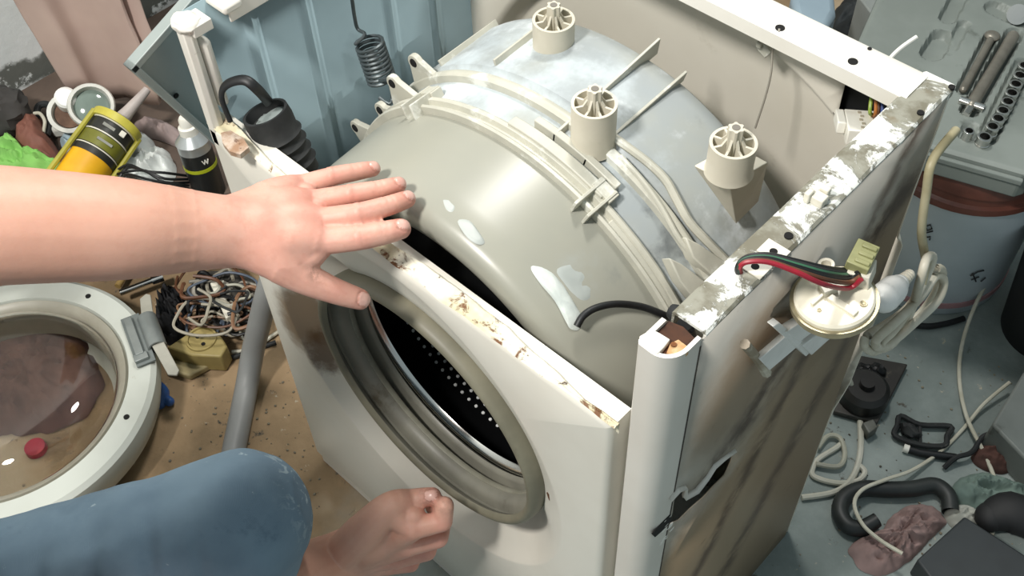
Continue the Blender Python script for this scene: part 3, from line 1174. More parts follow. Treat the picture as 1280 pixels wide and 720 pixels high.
# thin grey wire hanging from the rear rail
b = MB()
b.tube([at(974, 36, H + 0.002), at(973, 44, H - 0.004), aty(966, 62, 0.372), aty(964, 90, 0.368), aty(957, 120, 0.366), aty(944, 160, 0.362)], 0.0011, 6, 5)
gw = b.build('hanging_wire', mat('dull_grey_wire', '9A958A', None, 10, 0.5), wm)
b = MB()
q = aty(957, 62, 0.385)
b.box(q, (0.012, 0.006, 0.012), Matrix.Rotation(0.5, 3, 'Y'))
b.box(q + Vector((-0.005, -0.004, 0.006)), (0.006, 0.006, 0.006))
b.build('wire_clip', M_ring, wm, bevel=0.001)

# ================================================================== PERSON
def skin_mat():
    t = NT('skin')
    a = t.n('ShaderNodeAttribute', attribute_name='tone')
    sep = t.n('ShaderNodeSeparateColor')
    t.link(a.outputs['Color'], sep.inputs[0])
    n = t.ramp(t.noise(22, 5), 0.35, 0.7)
    col = t.mix(n, 'DDAA98', 'D29A88')
    col = t.mix(t.math('MULTIPLY', t.ramp(t.noise(75, 5), 0.5, 0.7), 0.35), col, 'C58A78')
    col = t.mix(t.math('MULTIPLY', sep.outputs[2], 0.6), col, 'CFA089')         # sallower forearms
    col = t.mix(t.math('MULTIPLY', sep.outputs[0], 0.6), col, 'CE7F72')       # ruddy knuckles and tips
    k = t.math('MULTIPLY', sep.outputs[1], t.ramp(t.noise(90, 5, 0.7), 0.35, 0.6))
    col = t.mix(t.math('MULTIPLY', k, 0.75), col, '5A4034')                     # grime
    t.b.inputs['Subsurface Weight'].default_value = 0.12
    t.b.inputs['Subsurface Radius'].default_value = (0.010, 0.004, 0.002)
    t.b.inputs['Subsurface Scale'].default_value = 0.4
    return t.done(col, 0.5, 0, t.noise(130, 6, 0.7), 0.18, 0.0015)


M_skin = skin_mat()
M_nail = mat('fingernail', 'DDB3A6', 'D2A396', 60, 0.3)


def sdf_mesh(b, voxel, smooth_it, fac=0.5, soften=()):
    """fuse overlapping closed shapes of a builder into one continuous skin"""
    me = bpy.data.meshes.new('tmp')
    me.from_pydata([tuple(x) for x in b.v], [], b.f)
    bm = bmesh.new()
    bm.from_mesh(me)
    bmesh.ops.remove_doubles(bm, verts=bm.verts, dist=5e-5)
    bmesh.ops.recalc_face_normals(bm, faces=bm.faces)
    bm.to_mesh(me)
    bm.free()
    o = bpy.data.objects.new('tmp', me)
    C.objects.link(o)
    r = o.modifiers.new('r', 'REMESH')
    r.mode = 'VOXEL'
    r.voxel_size = voxel
    s = o.modifiers.new('s', 'SMOOTH')
    s.factor = fac
    s.iterations = smooth_it
    bpy.context.view_layer.update()
    dg = bpy.context.evaluated_depsgraph_get()
    out = bpy.data.meshes.new_from_object(o.evaluated_get(dg))
    bpy.data.objects.remove(o)
    bpy.data.meshes.remove(me)
    for c, rad_, its in soften:
        bm = bmesh.new()
        bm.from_mesh(out)
        vv = [v for v in bm.verts if (v.co - c).length < rad_]
        for _ in range(its):
            bmesh.ops.smooth_vert(bm, verts=vv, factor=0.5, use_axis_x=True, use_axis_y=True, use_axis_z=True)
        bm.to_mesh(out)
        bm.free()
    return out


def coords(me):
    a = np.empty(len(me.vertices) * 3, dtype=np.float32)
    me.vertices.foreach_get('co', a)
    return a.reshape(-1, 3)


person = thing('person', 'person in worn blue jeans reaching over the washing machine with bare forearms', 'person', (-0.13, -0.45, 0))

# ---- left arm and hand: palm down on the flange, thumb hooked down in front
nails = []          # (centre, forward dir, normal, half length, half width)
reds, dirts = [], []
bl = MB()
W = at(296, 290, 0.787)
E_ = Vector((-0.212, -0.325, 0.888))
MID = at(150, 286, 0.826)
bl.limb([E_, (E_ + MID) / 2 + Vector((0, 0, 0.003)), MID, at(230, 288, 0.803), W, at(320, 287, 0.786)], [0.050, 0.0480, 0.0430, 0.0360, 0.0310, 0.0270])
mcp = {'index': at(400, 301, 0.772), 'middle': at(398, 275, 0.778), 'ring': at(388, 252, 0.778), 'little': at(374, 233, 0.773)}
tips = {'index': [at(448, 297, 0.772), at(480, 291, 0.770), at(501, 286, 0.767)],
        'middle': [at(448, 267, 0.782), at(486, 257, 0.778), at(509, 249, 0.772)],
        'ring': [at(438, 243, 0.781), at(473, 237, 0.777), at(498, 231, 0.771)],
        'little': [at(414, 221, 0.775), at(443, 215, 0.770), at(466, 211, 0.764)]}
rad = {'index': 0.0110, 'middle': 0.0095, 'ring': 0.0090, 'little': 0.0088}
for k in mcp:
    r = rad[k]
    pts_ = [mcp[k]] + tips[k]
    bl.limb(pts_, [r * 1.18, r * 1.04, r * 0.98, r * 0.86], 14, 4)
    bl.ball(pts_[1] + Vector((0, 0, 0.0012)), r * 1.03, n=12, m=8)
    fw = (pts_[3] - pts_[2]).normalized()
    tow = ((CAM_P - pts_[3]).normalized() * 0.5 + Vector((0, 0, 1))).normalized()
    tow = (tow - fw * tow.dot(fw)).normalized()
    nails.append((pts_[3] + fw * 0.0015 + tow * r * 0.86, fw, tow, 0.0070, 0.0060))
    reds += [(pts_[0], 0.014), (pts_[1], 0.012), (pts_[3], 0.013)]
dirts += [(mcp['index'].lerp(tips['index'][0], 0.1) + Vector((0, 0, 0.008)), 0.006), (at(395, 342, 0.76), 0.008)]
# back of the hand: overlapping metacarpals make one broad dome
for k, a_, r_ in (('little', (312, 266), 0.0165), ('ring', (312, 274), 0.0185), ('middle', (312, 286), 0.0190), ('index', (312, 300), 0.0185)):
    bl.limb([at(a_[0] - 30, 0.5 * a_[1] + 143, 0.789), at(a_[0], a_[1], 0.784).lerp(mcp[k], 0.55) + Vector((0, 0, 0.0035)), mcp[k]], [0.0215, r_, rad[k] * 1.28], 16, 4)
for a_, b_ in (('little', 'ring'), ('ring', 'middle'), ('middle', 'index')):
    bl.ball(mcp[a_].lerp(mcp[b_], 0.5) + Vector((0, 0, -0.002)), 0.0118, n=12, m=8)
# thumb
T0, T1, T2, T3 = at(318, 305, 0.780), at(372, 343, 0.754), at(414, 362, 0.734), at(450, 374, 0.716)
bl.limb([at(290, 298, 0.788), T0, at(344, 322, 0.770), T1, T2, T3], [0.0240, 0.0250, 0.0215, 0.0155, 0.0122, 0.0098], 16, 5)
bl.limb([at(340, 305, 0.778), at(378, 322, 0.764), at(398, 312, 0.766)], [0.0200, 0.0140, 0.0110], 14, 4)
fw = (T3 - T2).normalized()
tn = (CAM_P - T3).normalized()
tn = (tn - fw * tn.dot(fw)).normalized()
tn = (tn + fw.cross(tn) * -0.15).normalized()
nails.append((T3 + fw * 0.001 + tn * 0.0090, fw, tn, 0.0074, 0.0066))
reds += [(T3, 0.013), (T2, 0.012)]
me_l = sdf_mesh(bl, 0.0015, 5, soften=((W, 0.052, 90), (at(345, 285, 0.785), 0.040, 30), (at(60, 286, 0.845), 0.10, 40)))

# ---- right arm and hand: fist pinching the seal's clamp
br = MB()
W2 = aty(436, 692, -0.125)
E2 = Vector((-0.012, -0.345, 0.425))
br.limb([E2, E2.lerp(W2, 0.4), E2.lerp(W2, 0.75), W2, aty(462, 674, -0.110)], [0.046, 0.044, 0.038, 0.0325, 0.029])
I0, I1, I2, I3 = aty(517, 660, -0.078), aty(553, 652, -0.052), aty(556, 632, -0.042), aty(541, 634, -0.040)
Mi = [aty(508, 682, -0.085), aty(548, 673, -0.055), aty(553, 655, -0.036), aty(533, 653, -0.034)]
Ri = [aty(496, 698, -0.088), aty(534, 690, -0.060), aty(540, 673, -0.040), aty(521, 668, -0.038)]
Li = [aty(484, 708, -0.092), aty(514, 706, -0.068), aty(521, 691, -0.052), aty(506, 684, -0.048)]
for q, r in (([I0, I1, I2, I3], 0.0108), (Mi, 0.0108), (Ri, 0.0102), (Li, 0.0090)):
    br.chain(q, [r * 1.25, r * 1.08, r * 0.98, r * 0.84])
    br.limb([W2.lerp(E2, 0.12), W2.lerp(q[0], 0.6), q[0]], [0.0220, 0.0195, r * 1.32], 16, 4)
    reds += [(q[0], 0.013), (q[1], 0.014)]
TH = [aty(452, 668, -0.118), aty(487, 634, -0.083), aty(516, 625, -0.058), aty(541, 620, -0.042)]
br.limb([W2.lerp(E2, 0.1)] + TH, [0.0230, 0.0230, 0.0175, 0.0130, 0.0100], 16, 5)
br.limb([TH[1], TH[1].lerp(I0, 0.5) + Vector((0, 0, -0.004)), I0], [0.0160, 0.0160, 0.0140], 14, 4)
br.limb([W2, W2.lerp(TH[1], 0.5), TH[1]], [0.027, 0.0235, 0.0165], 16, 4)
br.ball(aty(518, 646, -0.070), 0.0135, n=12, m=8)
fw = (TH[3] - TH[2]).normalized()
tn = (CAM_P - TH[3]).normalized()
tn = (tn - fw * tn.dot(fw)).normalized()
tn = (tn + Vector((0, 0, 0.5))).normalized()
tn = (tn - fw * tn.dot(fw)).normalized()
nails.append((TH[3] + fw * 0.001 + tn * 0.0092, fw, tn, 0.0074, 0.0066))
reds += [(TH[3], 0.013)]
dirts += [(TH[3], 0.016), (I3, 0.014), (I2, 0.010)]
me_r = sdf_mesh(br, 0.0018, 5, soften=((W2, 0.048, 90), (aty(480, 675, -0.10), 0.034, 25)))

# ---- rest of the figure: upper arms, trunk, neck, head
SL, SR = Vector((-0.335, -0.475, 0.885)), Vector((-0.052, -0.585, 0.625))
MIDS = (SL + SR) / 2
PEL = Vector((-0.205, -0.640, 0.385))
HD = Vector((-0.085, -0.475, 0.985))
bt = MB()
bt.chain([SL, E_], [0.058, 0.050])
bt.chain([SR, E2], [0.056, 0.044])
bt.chain([SL, MIDS, SR], [0.062, 0.075, 0.062])
bt.chain([MIDS, MIDS.lerp(PEL, 0.5), PEL], [0.120, 0.125, 0.130])
bt.chain([MIDS, HD], [0.060, 0.052])
upv = (HD - MIDS).normalized()
fwd = Vector((0.5, 0.85, -0.25)).normalized()
sidev = fwd.cross(upv).normalized()
fwd = upv.cross(sidev).normalized()
HC2 = HD + upv * 0.045
RH = Matrix((sidev, fwd, upv)).transposed()
bt.ball(HC2, (0.073, 0.092, 0.108), RH, 20, 14)
bt.ball(HC2 + RH @ Vector((0, 0.035, -0.070)), (0.052, 0.052, 0.048), RH, 16, 10)      # jaw
bt.cap(HC2 + RH @ Vector((0, 0.090, 0.012)), HC2 + RH @ Vector((0, 0.106, -0.018)), 0.009, 0.014)   # nose
for s in (-1, 1):
    bt.ball(HC2 + RH @ Vector((s * 0.074, -0.005, -0.005)), (0.009, 0.020, 0.031), RH, 12, 8)       # ears
    bt.ball(HC2 + RH @ Vector((s * 0.031, 0.082, 0.014)), (0.017, 0.010, 0.007), RH, 12, 8)         # brows and lids
bt.cap(HC2 + RH @ Vector((-0.020, 0.086, -0.052)), HC2 + RH @ Vector((0.020, 0.086, -0.052)), 0.007, 0.007)   # lips
me_t = sdf_mesh(bt, 0.007, 4)

# join the three into one body mesh
vs, fs = [], []
fine = 0
for me in (me_l, me_r, me_t):
    o_ = len(vs)
    vs += [tuple(v.co) for v in me.vertices]
    fs += [tuple(i + o_ for i in p.vertices) for p in me.polygons]
bodyme = bpy.data.meshes.new('body')
bodyme.from_pydata(vs, [], fs)
co = coords(bodyme)
tone = np.zeros((len(co), 4), dtype=np.float32)
tone[:, 3] = 1
for c, r in reds:
    d = np.linalg.norm(co - np.array(c, dtype=np.float32), axis=1)
    tone[:, 0] = np.maximum(tone[:, 0], np.exp(-(d / r) ** 2 * 1.2))
for c, r in dirts:
    d = np.linalg.norm(co - np.array(c, dtype=np.float32), axis=1)
    tone[:, 1] = np.maximum(tone[:, 1], np.exp(-(d / r) ** 2 * 1.2))
fa = np.ones(len(co), dtype=np.float32)
for w0, e0 in ((W, E_), (W2, E2)):
    dv = np.array((w0 - e0).normalized(), dtype=np.float32)
    tt = (co - np.array(w0, dtype=np.float32)) @ dv
    nr_ = np.linalg.norm(co - np.array(w0, dtype=np.float32), axis=1) < 0.22
    fa[nr_] = np.clip(-tt[nr_] / 0.06 + 0.2, 0, 1)
tone[:, 2] = fa
nailv = np.zeros(len(co), dtype=bool)
for c, f, nn, hl, hw in nails:
    c, f, nn = np.array(c), np.array(f), np.array(nn)
    s_ = np.cross(f, nn)
    d = co - c
    a, bb, h = d @ f, d @ s_, d @ nn
    q = (np.abs(a) / hl) ** 2.6 + (np.abs(bb) / hw) ** 2.6
    inside = (q < 1) & (np.abs(h) < 0.0065)
    # nail plate: sunk at its rim, flat on top
    rim = (q > 0.8) & (q < 1.5) & (np.abs(h) < 0.0065)
    co[rim] -= (nn * 0.0006).astype(np.float32)
    co[inside & (q < 0.8)] += (nn * 0.0003).astype(np.float32)
    nailv |= inside
    tone[rim, 1] = np.maximum(tone[rim, 1], 0.35)
# cross creases over the finger joints
for k in mcp:
    pts_ = [mcp[k]] + tips[k]
    for j, amp in ((1, 0.0007), (2, 0.0006)):
        ax_ = np.array((pts_[j + 1] - pts_[j - 1]).normalized(), dtype=np.float32)
        d = co - np.array(pts_[j], dtype=np.float32)
        near = np.linalg.norm(d, axis=1) < 0.016
        t_ = d @ ax_
        up_ = np.clip(d[:, 2] / 0.008, 0, 1)
        co[:, 2] -= near * up_ * amp * (np.exp(-((t_ - 0.0028) / 0.0011) ** 2) + np.exp(-((t_ + 0.0028) / 0.0011) ** 2) + 0.8 * np.exp(-(t_ / 0.0011) ** 2)).astype(np.float32)
bodyme.vertices.foreach_set('co', co.ravel())
at_ = bodyme.color_attributes.new('tone', 'FLOAT_COLOR', 'POINT')
at_.data.foreach_set('color', tone.ravel())
body = link('body', bodyme, [M_skin, M_nail], person, True, 180)
lp = [all(nailv[i] for i in p.vertices) for p in bodyme.polygons]
bodyme.polygons.foreach_set('material_index', [1 if x else 0 for x in lp])
bodyme.update()
# eyes and hair
for s in (-1, 1):
    b = MB()
    b.ball(HC2 + RH @ Vector((s * 0.031, 0.080, 0.006)), 0.0125, n=14, m=10)
    b.build('eye', mat('eye_white', 'E6E2DA', None, 10, 0.2), body)
b = MB()
b.ball(HC2 + RH @ Vector((0, -0.016, 0.020)), (0.080, 0.092, 0.104), RH, 24, 16, nz=0.10, nf=30)
b.build('hair', mat('dark_brown_hair', '2C211A', '1E1712', 60, 0.6, bump=0.5, bscale=160), person)
# shirt
bs = MB()
bs.chain([SL, SL.lerp(E_, 0.45)], [0.072, 0.066])
bs.chain([SR, SR.lerp(E2, 0.45)], [0.070, 0.064])
bs.chain([SL, MIDS, SR], [0.074, 0.088, 0.074])
bs.chain([MIDS, MIDS.lerp(PEL, 0.5), PEL], [0.134, 0.138, 0.142])
mesh_s = sdf_mesh(bs, 0.009, 4)
link('shirt', mesh_s, mat('dark_grey_tee', '3C4147', '33383E', 9, 0.85, bump=0.3, bscale=200), person, True, 180)


# ---- jeans
def jeans_mat():
    t = NT('worn_blue_jeans')
    col = t.mix(t.ramp(t.noise(7, 5), 0.3, 0.7), '758C9C', '637A8C')
    col = t.mix(t.math('MULTIPLY', t.ramp(t.noise(11, 6), 0.5, 0.75), 0.6), col, '7F97A8')
    kn = atd(372, 610, 1.2)
    vsub = t.n('ShaderNodeVectorMath', operation='DISTANCE')
    t.link(t.co, vsub.inputs[0])
    vsub.inputs[1].default_value = kn
    near = t.ramp(vsub.outputs['Value'], 0.075, 0.02)
    pa = t.math('MULTIPLY', near, t.ramp(t.noise(75, 6, 0.7, 0.8), 0.54, 0.60))
    col = t.mix(t.math('MULTIPLY', pa, 0.8), col, 'B5C6CC')
    col = t.mix(t.math('MULTIPLY', t.ramp(t.noise(42, 5, 0.7), 0.67, 0.72), 0.7), col, 'AFC0C8')
    col = t.mix(t.math('MULTIPLY', t.ramp(t.noise(17, 5, 0.7), 0.62, 0.74), 0.35), col, '3E5468')
    wv = t.n('ShaderNodeTexWave', wave_type='BANDS', bands_direction='DIAGONAL')
    wv.inputs['Scale'].default_value = 420
    t.link(t.co, wv.inputs[0])
    return t.done(col, 0.85, 0, wv.outputs['Fac'], 0.12, 0.001)


KN = atd(305, 648, 1.20)
HL = Vector((-0.300, -0.575, 0.345))
HRp = Vector((-0.115, -0.670, 0.405))
KR = Vector((0.110, -0.440, 0.250))
AL, AR = Vector((-0.150, -0.285, 0.095)), Vector((-0.115, -0.760, 0.075))
bj = MB()
bj.chain([HL, HL.lerp(KN, 0.5), HL.lerp(KN, 0.8), KN], [0.100, 0.084, 0.077, 0.072], 20)
bj.chain([KN, KN.lerp(AL, 0.3), AL], [0.072, 0.072, 0.058], 20)
bj.chain([HRp, HRp.lerp(KR, 0.5), KR], [0.105, 0.088, 0.072], 20)
bj.chain([KR, KR.lerp(AR, 0.3), AR], [0.072, 0.070, 0.056], 20)
bj.chain([HL, PEL, HRp], [0.120, 0.140, 0.120], 20)
mj = sdf_mesh(bj, 0.0055, 6)
co = coords(mj)
no = np.empty(len(mj.vertices) * 3, dtype=np.float32)
mj.vertices.foreach_get('normal', no)
no = no.reshape(-1, 3)
tv = np.array((KN - HL).normalized())
tl = (KN - HL).length
t_ = (co - np.array(HL)) @ tv / tl
camd = np.array((CAM_P - KN).normalized())
sd = np.array(-(_CM @ Vector((0, 1, 0))))
sd = sd - tv * (sd @ tv)
sd /= np.linalg.norm(sd)
u_ = (co - np.array(HL)) @ sd
disp = np.zeros(len(co), dtype=np.float32)
for i in range(len(co)):
    p = Vector(co[i])
    w_ = math.sin(t_[i] * tl * 125 + 30 * u_[i] + 2.5 * noise.noise(p * 7))
    low = sm(-0.055, 0.005, u_[i]) + 0.04
    disp[i] = -0.0085 * max(0, w_) ** 2.2 * low * (1 - sm(0.80, 1.0, t_[i])) + 0.005 * noise.noise(p * 11) + 0.0022 * noise.noise(p * 28)
ln_ = np.linalg.norm((co - np.array(HL)) - np.outer(t_ * tl, tv), axis=1)
disp *= ((ln_ < 0.125) & (t_ > -0.1) & (t_ < 1.15))
co += no * disp[:, None]
mj.vertices.foreach_set('co', co.astype(np.float32).ravel())
mj.update()
jeans = link('jeans', mj, jeans_mat(), person, True, 180)
jeans['label'] = 'worn blue jeans with pale paint smears on the knee'
# shoes
M_shoe = mat('dark_shoe', '26262A', '1C1C20', 30, 0.6)
for A_, dv in ((AL, Vector((0.55, 0.83, 0))), (AR, Vector((0.75, 0.66, 0)))):
    b = MB()
    g = Vector((A_.x, A_.y, 0))
    dv = dv.normalized()
    b.cap(g + Vector((0, 0, 0.045)) - dv * 0.04, g + Vector((0, 0, 0.040)) + dv * 0.11, 0.044, 0.038)
    b.cap(g + Vector((0, 0, 0.05)), Vector((A_.x, A_.y, 0.10)), 0.048, 0.046)
    mshoe = sdf_mesh(b, 0.006, 4)
    co = coords(mshoe)
    co[:, 2] = np.maximum(co[:, 2], 0.001)
    mshoe.vertices.foreach_set('co', co.ravel())
    link('shoe', mshoe, M_shoe, person, True, 180)

# ================================================================== THINGS ON AND AT THE MACHINE
def px_box(b, quad, z0, z1, mi=0):
    """slab whose top outline is seen at the given pixels at height z1"""
    ring_ = [at(x, y, z1) for x, y in quad]
    b.prism(ring_, (0, 0, z0 - z1), mi)
    return b


def slab(name, quad, z0, z1, m, label, cat, bevel=0.003, group=None):
    b = px_box(MB(), quad, z0, z1)
    return tag(b.build(name, m, bevel=bevel), label, cat, group)


def rag(name, outline, z, h, m, label, cat, seed=0, amp=0.5, freq=26, parent=None, rings=16):
    """crumpled heap of cloth with the given outline (pixels at height z)"""
    P = [at(x, y, z) for x, y in outline]
    P, _ = catmull(P, [0] * len(P), 8, True)
    c = sum(P, Vector()) / len(P)
    n = len(P)
    b = MB()
    vs = []
    for i in range(rings + 1):
        f = 1 - i / rings * 0.995
        for q in P:
            d = q - c
            wob = 1 + 0.10 * noise.noise(Vector((q.x * 30, q.y * 30, seed))) + 0.05 * noise.noise(Vector((q.x * 90, q.y * 90, seed)))
            p = c + d * f * wob
            g = 1 - f ** 2.6
            wx = p.x + 0.012 * noise.noise(Vector((p.x * 22, p.y * 22, seed + 20)))
            wy = p.y + 0.012 * noise.noise(Vector((p.x * 22, p.y * 22, seed + 30)))
            r1 = noise.noise(Vector((wx * freq, wy * freq, seed + 3)))
            r2 = abs(noise.noise(Vector((wx * freq * 1.3 + wy * freq, (wy - wx * 0.4) * freq * 2.2, seed + 9))))
            r3 = abs(noise.noise(Vector((wx * freq * 3.2, wy * freq * 3.2, seed + 14))))
            hh = h * g * (0.62 + amp * 0.5 * r1 + amp * 1.3 * (0.28 - r2) + amp * 0.5 * (0.25 - r3)) + 0.004
            if i == 0: hh = 0.001
            p.z = z + max(0.001, hh)
            vs.append(p)
    o = n * (rings + 1)
    fs = [(i * n + k, i * n + (k + 1) % n, (i + 1) * n + (k + 1) % n, (i + 1) * n + k) for i in range(rings) for k in range(n)]
    fs.append(tuple(range(n))[::-1])
    fs.append(tuple(rings * n + k for k in range(n)))
    b.add(vs, fs)
    return tag(b.build(name, m, parent, ang=70), label, cat)


# ---- pressure switch hanging by its wiring on the right side
SP = at(1043, 372, 0.800)
vw = (CAM_P - SP).normalized()
upi = _CM @ Vector((0.05, 1, 0))
axs = (vw * math.cos(math.radians(38)) + (upi - vw * upi.dot(vw)).normalized() * math.sin(math.radians(38))).normalized()
SR_ = frame(axs, _CM @ Vector((1, 0, 0)))
ps = thing('pressure_switch', 'round ivory pressure switch hanging by its wires over the right side of the machine', 'pressure switch', SP - axs * 0.02)
def sp(x, y, z): return SP + SR_ @ Vector((x, y, z))
r0 = 0.0345
b = MB()
b.lathe([(-0.022, 0.0), (-0.022, r0 * 0.72), (-0.012, r0 * 0.86), (-0.008, r0), (-0.002, r0), (-0.002, r0 * 0.93), (-0.0035, 0.0)], SP, axs, 48)
b.build('rim', M_brass, ps, ang=35)
b = MB()
b.lathe([(-0.004, r0 * 0.91), (0.001, r0 * 0.91), (0.003, r0 * 0.86), (0.003, 0.0)], SP, axs, 48)
cap_ = b.build('cap', M_cap, ps, ang=35)
b = MB()
b.box(sp(0.004, -0.012, 0.0045), (0.006, 0.026, 0.003), SR_ @ Matrix.Rotation(0.7, 3, 'Z'))
b.box(sp(-0.012, -0.002, 0.0045), (0.003, 0.018, 0.003), SR_ @ Matrix.Rotation(-0.9, 3, 'Z'))
b.box(sp(-0.004, 0.006, 0.006), (0.012, 0.012, 0.006), SR_ @ Matrix.Rotation(0.3, 3, 'Z'))
b.build('cap_rib', M_cap, cap_, bevel=0.0006)
for x, y, r in ((-0.012, 0.022, 0.0052), (-0.002, 0.026, 0.0066)):
    b = MB()
    b.lathe([(0.002, r), (0.011, r), (0.011, r * 0.62), (0.004, r * 0.62), (0.004, 0)], sp(x, y, 0), axs, 20)
    b.build('adjusting_socket', M_ivory, cap_)
for x, y, r in ((0.020, -0.012, 0.003), (-0.014, -0.013, 0.0018), (0.0, 0.010, 0.002)):
    b = MB()
    b.lathe([(0.003, r), (0.0042, r), (0.0042, r * 0.5), (0.0035, 0.0)], sp(x, y, 0), axs, 14)
    b.build('cap_screw', M_brass, cap_)
b = MB()
b.box(sp(0.023, 0.014, 0.010), (0.018, 0.020, 0.016), SR_ @ Matrix.Rotation(-0.5, 3, 'Z'))
b.build('terminal_block', M_ivory, ps, bevel=0.001)
b = MB()
Rc = SR_ @ Matrix.Rotation(-0.55, 3, 'Z') @ Matrix.Rotation(0.2, 3, 'Y')
b.box(sp(0.024, 0.020, 0.020), (0.018, 0.026, 0.012), Rc)
for k in range(3):
    b.box(sp(0.024, 0.020, 0.020) + Rc @ Vector((0.002, -0.008 + 0.008 * k, 0.0065)), (0.012, 0.004, 0.002), Rc)
plug_ = b.build('plug', M_olive, ps, bevel=0.0008)
for k, m_ in enumerate((M_black, M_blacksoft, M_green, M_black, M_black, M_brownwire, M_red)):
    o1 = (k - 3) * 1.9
    b = MB()
    b.tube([at(948, 356 + o1 * 0.5, 0.800), at(932, 350, 0.832), at(923 + o1 * 0.3, 337, 0.855), at(932, 325 + o1 * 0.5, 0.864), at(960, 323 + o1 * 0.8, 0.866), at(995, 333 + o1 * 1.2, 0.860),
            at(1030, 343 + o1 * 1.5 + (4 if k == 6 else 0), 0.846), sp(0.010, 0.014 - k * 0.0026, 0.016 - (0.004 if k == 6 else 0)), sp(0.020, 0.016 - k * 0.0026, 0.019)], 0.0021, 8, 6)
    b.build('wire', m_, plug_)
# white two-armed bracket clipped under the switch
b = MB()
bx = 0.3175
def bp(px, py): return atx(px, py, 0.312)
arms = [([(943, 444), (985, 408), (1000, 421), (956, 458)]), ([(958, 402), (966, 397), (1008, 432), (1000, 440)]), ([(972, 408), (1010, 385), (1022, 398), (990, 420)]), ([(992, 424), (1028, 398), (1036, 408), (1004, 436)])]
for k, q in enumerate(arms):
    b.prism([bp(*p) for p in q], Vector((1, -0.3, 0.3)) * (0.006 + 0.0015 * k))
brk = b.build('bracket', M_trans, ps, bevel=0.0008)
b = MB()
b.tube([bp(931, 430), bp(945, 446), bp(958, 466)], [0.0042, 0.0042, 0.0046], 8)
b.build('bracket_foot', mat('stained_bracket_foot', 'C9C2B0', '8A7C66', 30, 0.5), brk)

# ---- mains cord tied up in a bundle with its plug
cordm = mat('ivory_cord', 'CFCABA', 'BDB7A4', 20, 0.5, spots=[('8E8468', 20, 0.62, 0.74)])
cord = thing('power_cord', 'ivory mains cord tied in a loose bundle behind the machine', 'power cord', atx(1110, 420, 0.345))
b = MB()
b.tube([Vector((0.312, 0.402, 0.80)), atx(1166, 200, 0.318), atx(1158, 240, 0.325), atx(1152, 290, 0.333), atx(1157, 328, 0.338), atx(1152, 360, 0.345)], 0.0042, 10, 6)
b.build('hanging_lead', mat('yellowed_cord', 'B0A88A', '9C9372', 20, 0.5), cord)
for k, (pts_, dx) in enumerate((
        ([(1102, 428), (1118, 412), (1140, 380), (1158, 345), (1166, 322), (1158, 324), (1150, 352), (1138, 390), (1120, 425), (1104, 436)], 0.346),
        ([(1096, 424), (1120, 402), (1150, 372), (1170, 345), (1180, 352), (1172, 376), (1145, 402), (1115, 428), (1098, 434)], 0.352),
        ([(1084, 420), (1108, 405), (1135, 384), (1160, 352), (1172, 335), (1178, 346), (1160, 380), (1130, 412), (1098, 438), (1082, 434)], 0.340))):
    b = MB()
    b.tube([atx(x, y, dx + 0.006 * math.sin(i * 1.3 + k)) for i, (x, y) in enumerate(pts_)], 0.0044, 10, 5, closed=True)
    b.build('cord_loop', cordm, cord)
b = MB()
A, Bq = atx(1105, 372, 0.345), atx(1138, 342, 0.345)
b.limb([A, A.lerp(Bq, 0.35), A.lerp(Bq, 0.55)], [0.014, 0.013, 0.009], 14, 4)
plug = b.build('mains_plug', M_trans, cord)
b = MB()
for k in range(5):
    b.cyl(A.lerp(Bq, 0.56 + 0.09 * k), A.lerp(Bq, 0.61 + 0.09 * k), 0.0072 - 0.0005 * k, n=14)
b.cyl(A.lerp(Bq, 0.5), Bq, 0.0045, n=12)
b.build('strain_relief', M_ivory, plug)
b = MB()
for s in (-1, 1):
    q = A + Vector((0.0, s * 0.008, -0.004))
    b.cyl(q, q + (A - Bq).normalized() * 0.024, 0.0022, n=10)
b.build('plug_pin', M_chrome, plug)

# ================================================================== RIGHT-HAND FLOOR
def cable(name, pts_, r, m, label, z=None, group=None, n=8):
    b = MB()
    z = r + 0.001 if z is None else z
    b.tube([at(p[0], p[1], z + (p[2] if len(p) > 2 else 0)) for p in pts_], r, n, 6)
    return tag(b.build(name, m), label, 'cable', group)


cable('white_cable', [(1300, 265, .16), (1280, 290, .13), (1250, 328, .08), (1222, 375, .04), (1204, 425, .01), (1199, 470), (1208, 520, .008), (1232, 570, .008), (1247, 610), (1247, 635), (1240, 668)], 0.0032, M_whitewire, 'thin white cable curving down the right edge to the black box')
cable('white_cable', [(1262, 478, .02), (1230, 505, .01), (1205, 535), (1175, 565), (1140, 588, .010), (1106, 600, .024), (1078, 612, .026), (1068, 630, .024), (1078, 655, .024), (1100, 675, .034), (1128, 692, .036)], 0.0030, M_whitewire, 'thin white cable running from grey cabinet over the black hose to pink rag')
cable('white_hose', [(1061, 474, .045), (1072, 505), (1076, 540), (1074, 575), (1062, 602), (1040, 616), (1002, 622)], 0.0048, mat('off_white_hose', 'C3C1B4', 'B2B0A2', 12, 0.5), 'off-white thin hose bending beside the rusty side panel')
cable('white_hose', [(1072, 580), (1081, 590), (1072, 601), (1050, 604), (1028, 600), (1015, 592), (1022, 575), (1045, 560), (1054, 552)], 0.0044, bpy.data.materials['off_white_hose'], 'off-white hose coiled on the floor by the rusty side panel')
cable('white_hose', [(1020, 580, .004), (1048, 583, .004), (1056, 568, .004), (1050, 548, .004), (1035, 545, .004), (1022, 560, .004)], 0.0040, mat('greyed_hose', 'A9A898', '98978A', 12, 0.5), 'greyish short hose loop inside the off-white coil')
hm = mat('black_floor_hose', '1E2222', '2B2F2E', 16, 0.5)
b = MB()
hp = [(1096, 650, .006), (1078, 660), (1060, 657), (1050, 640), (1056, 622), (1078, 611), (1110, 612), (1140, 611), (1168, 607), (1185, 620), (1188, 640)]
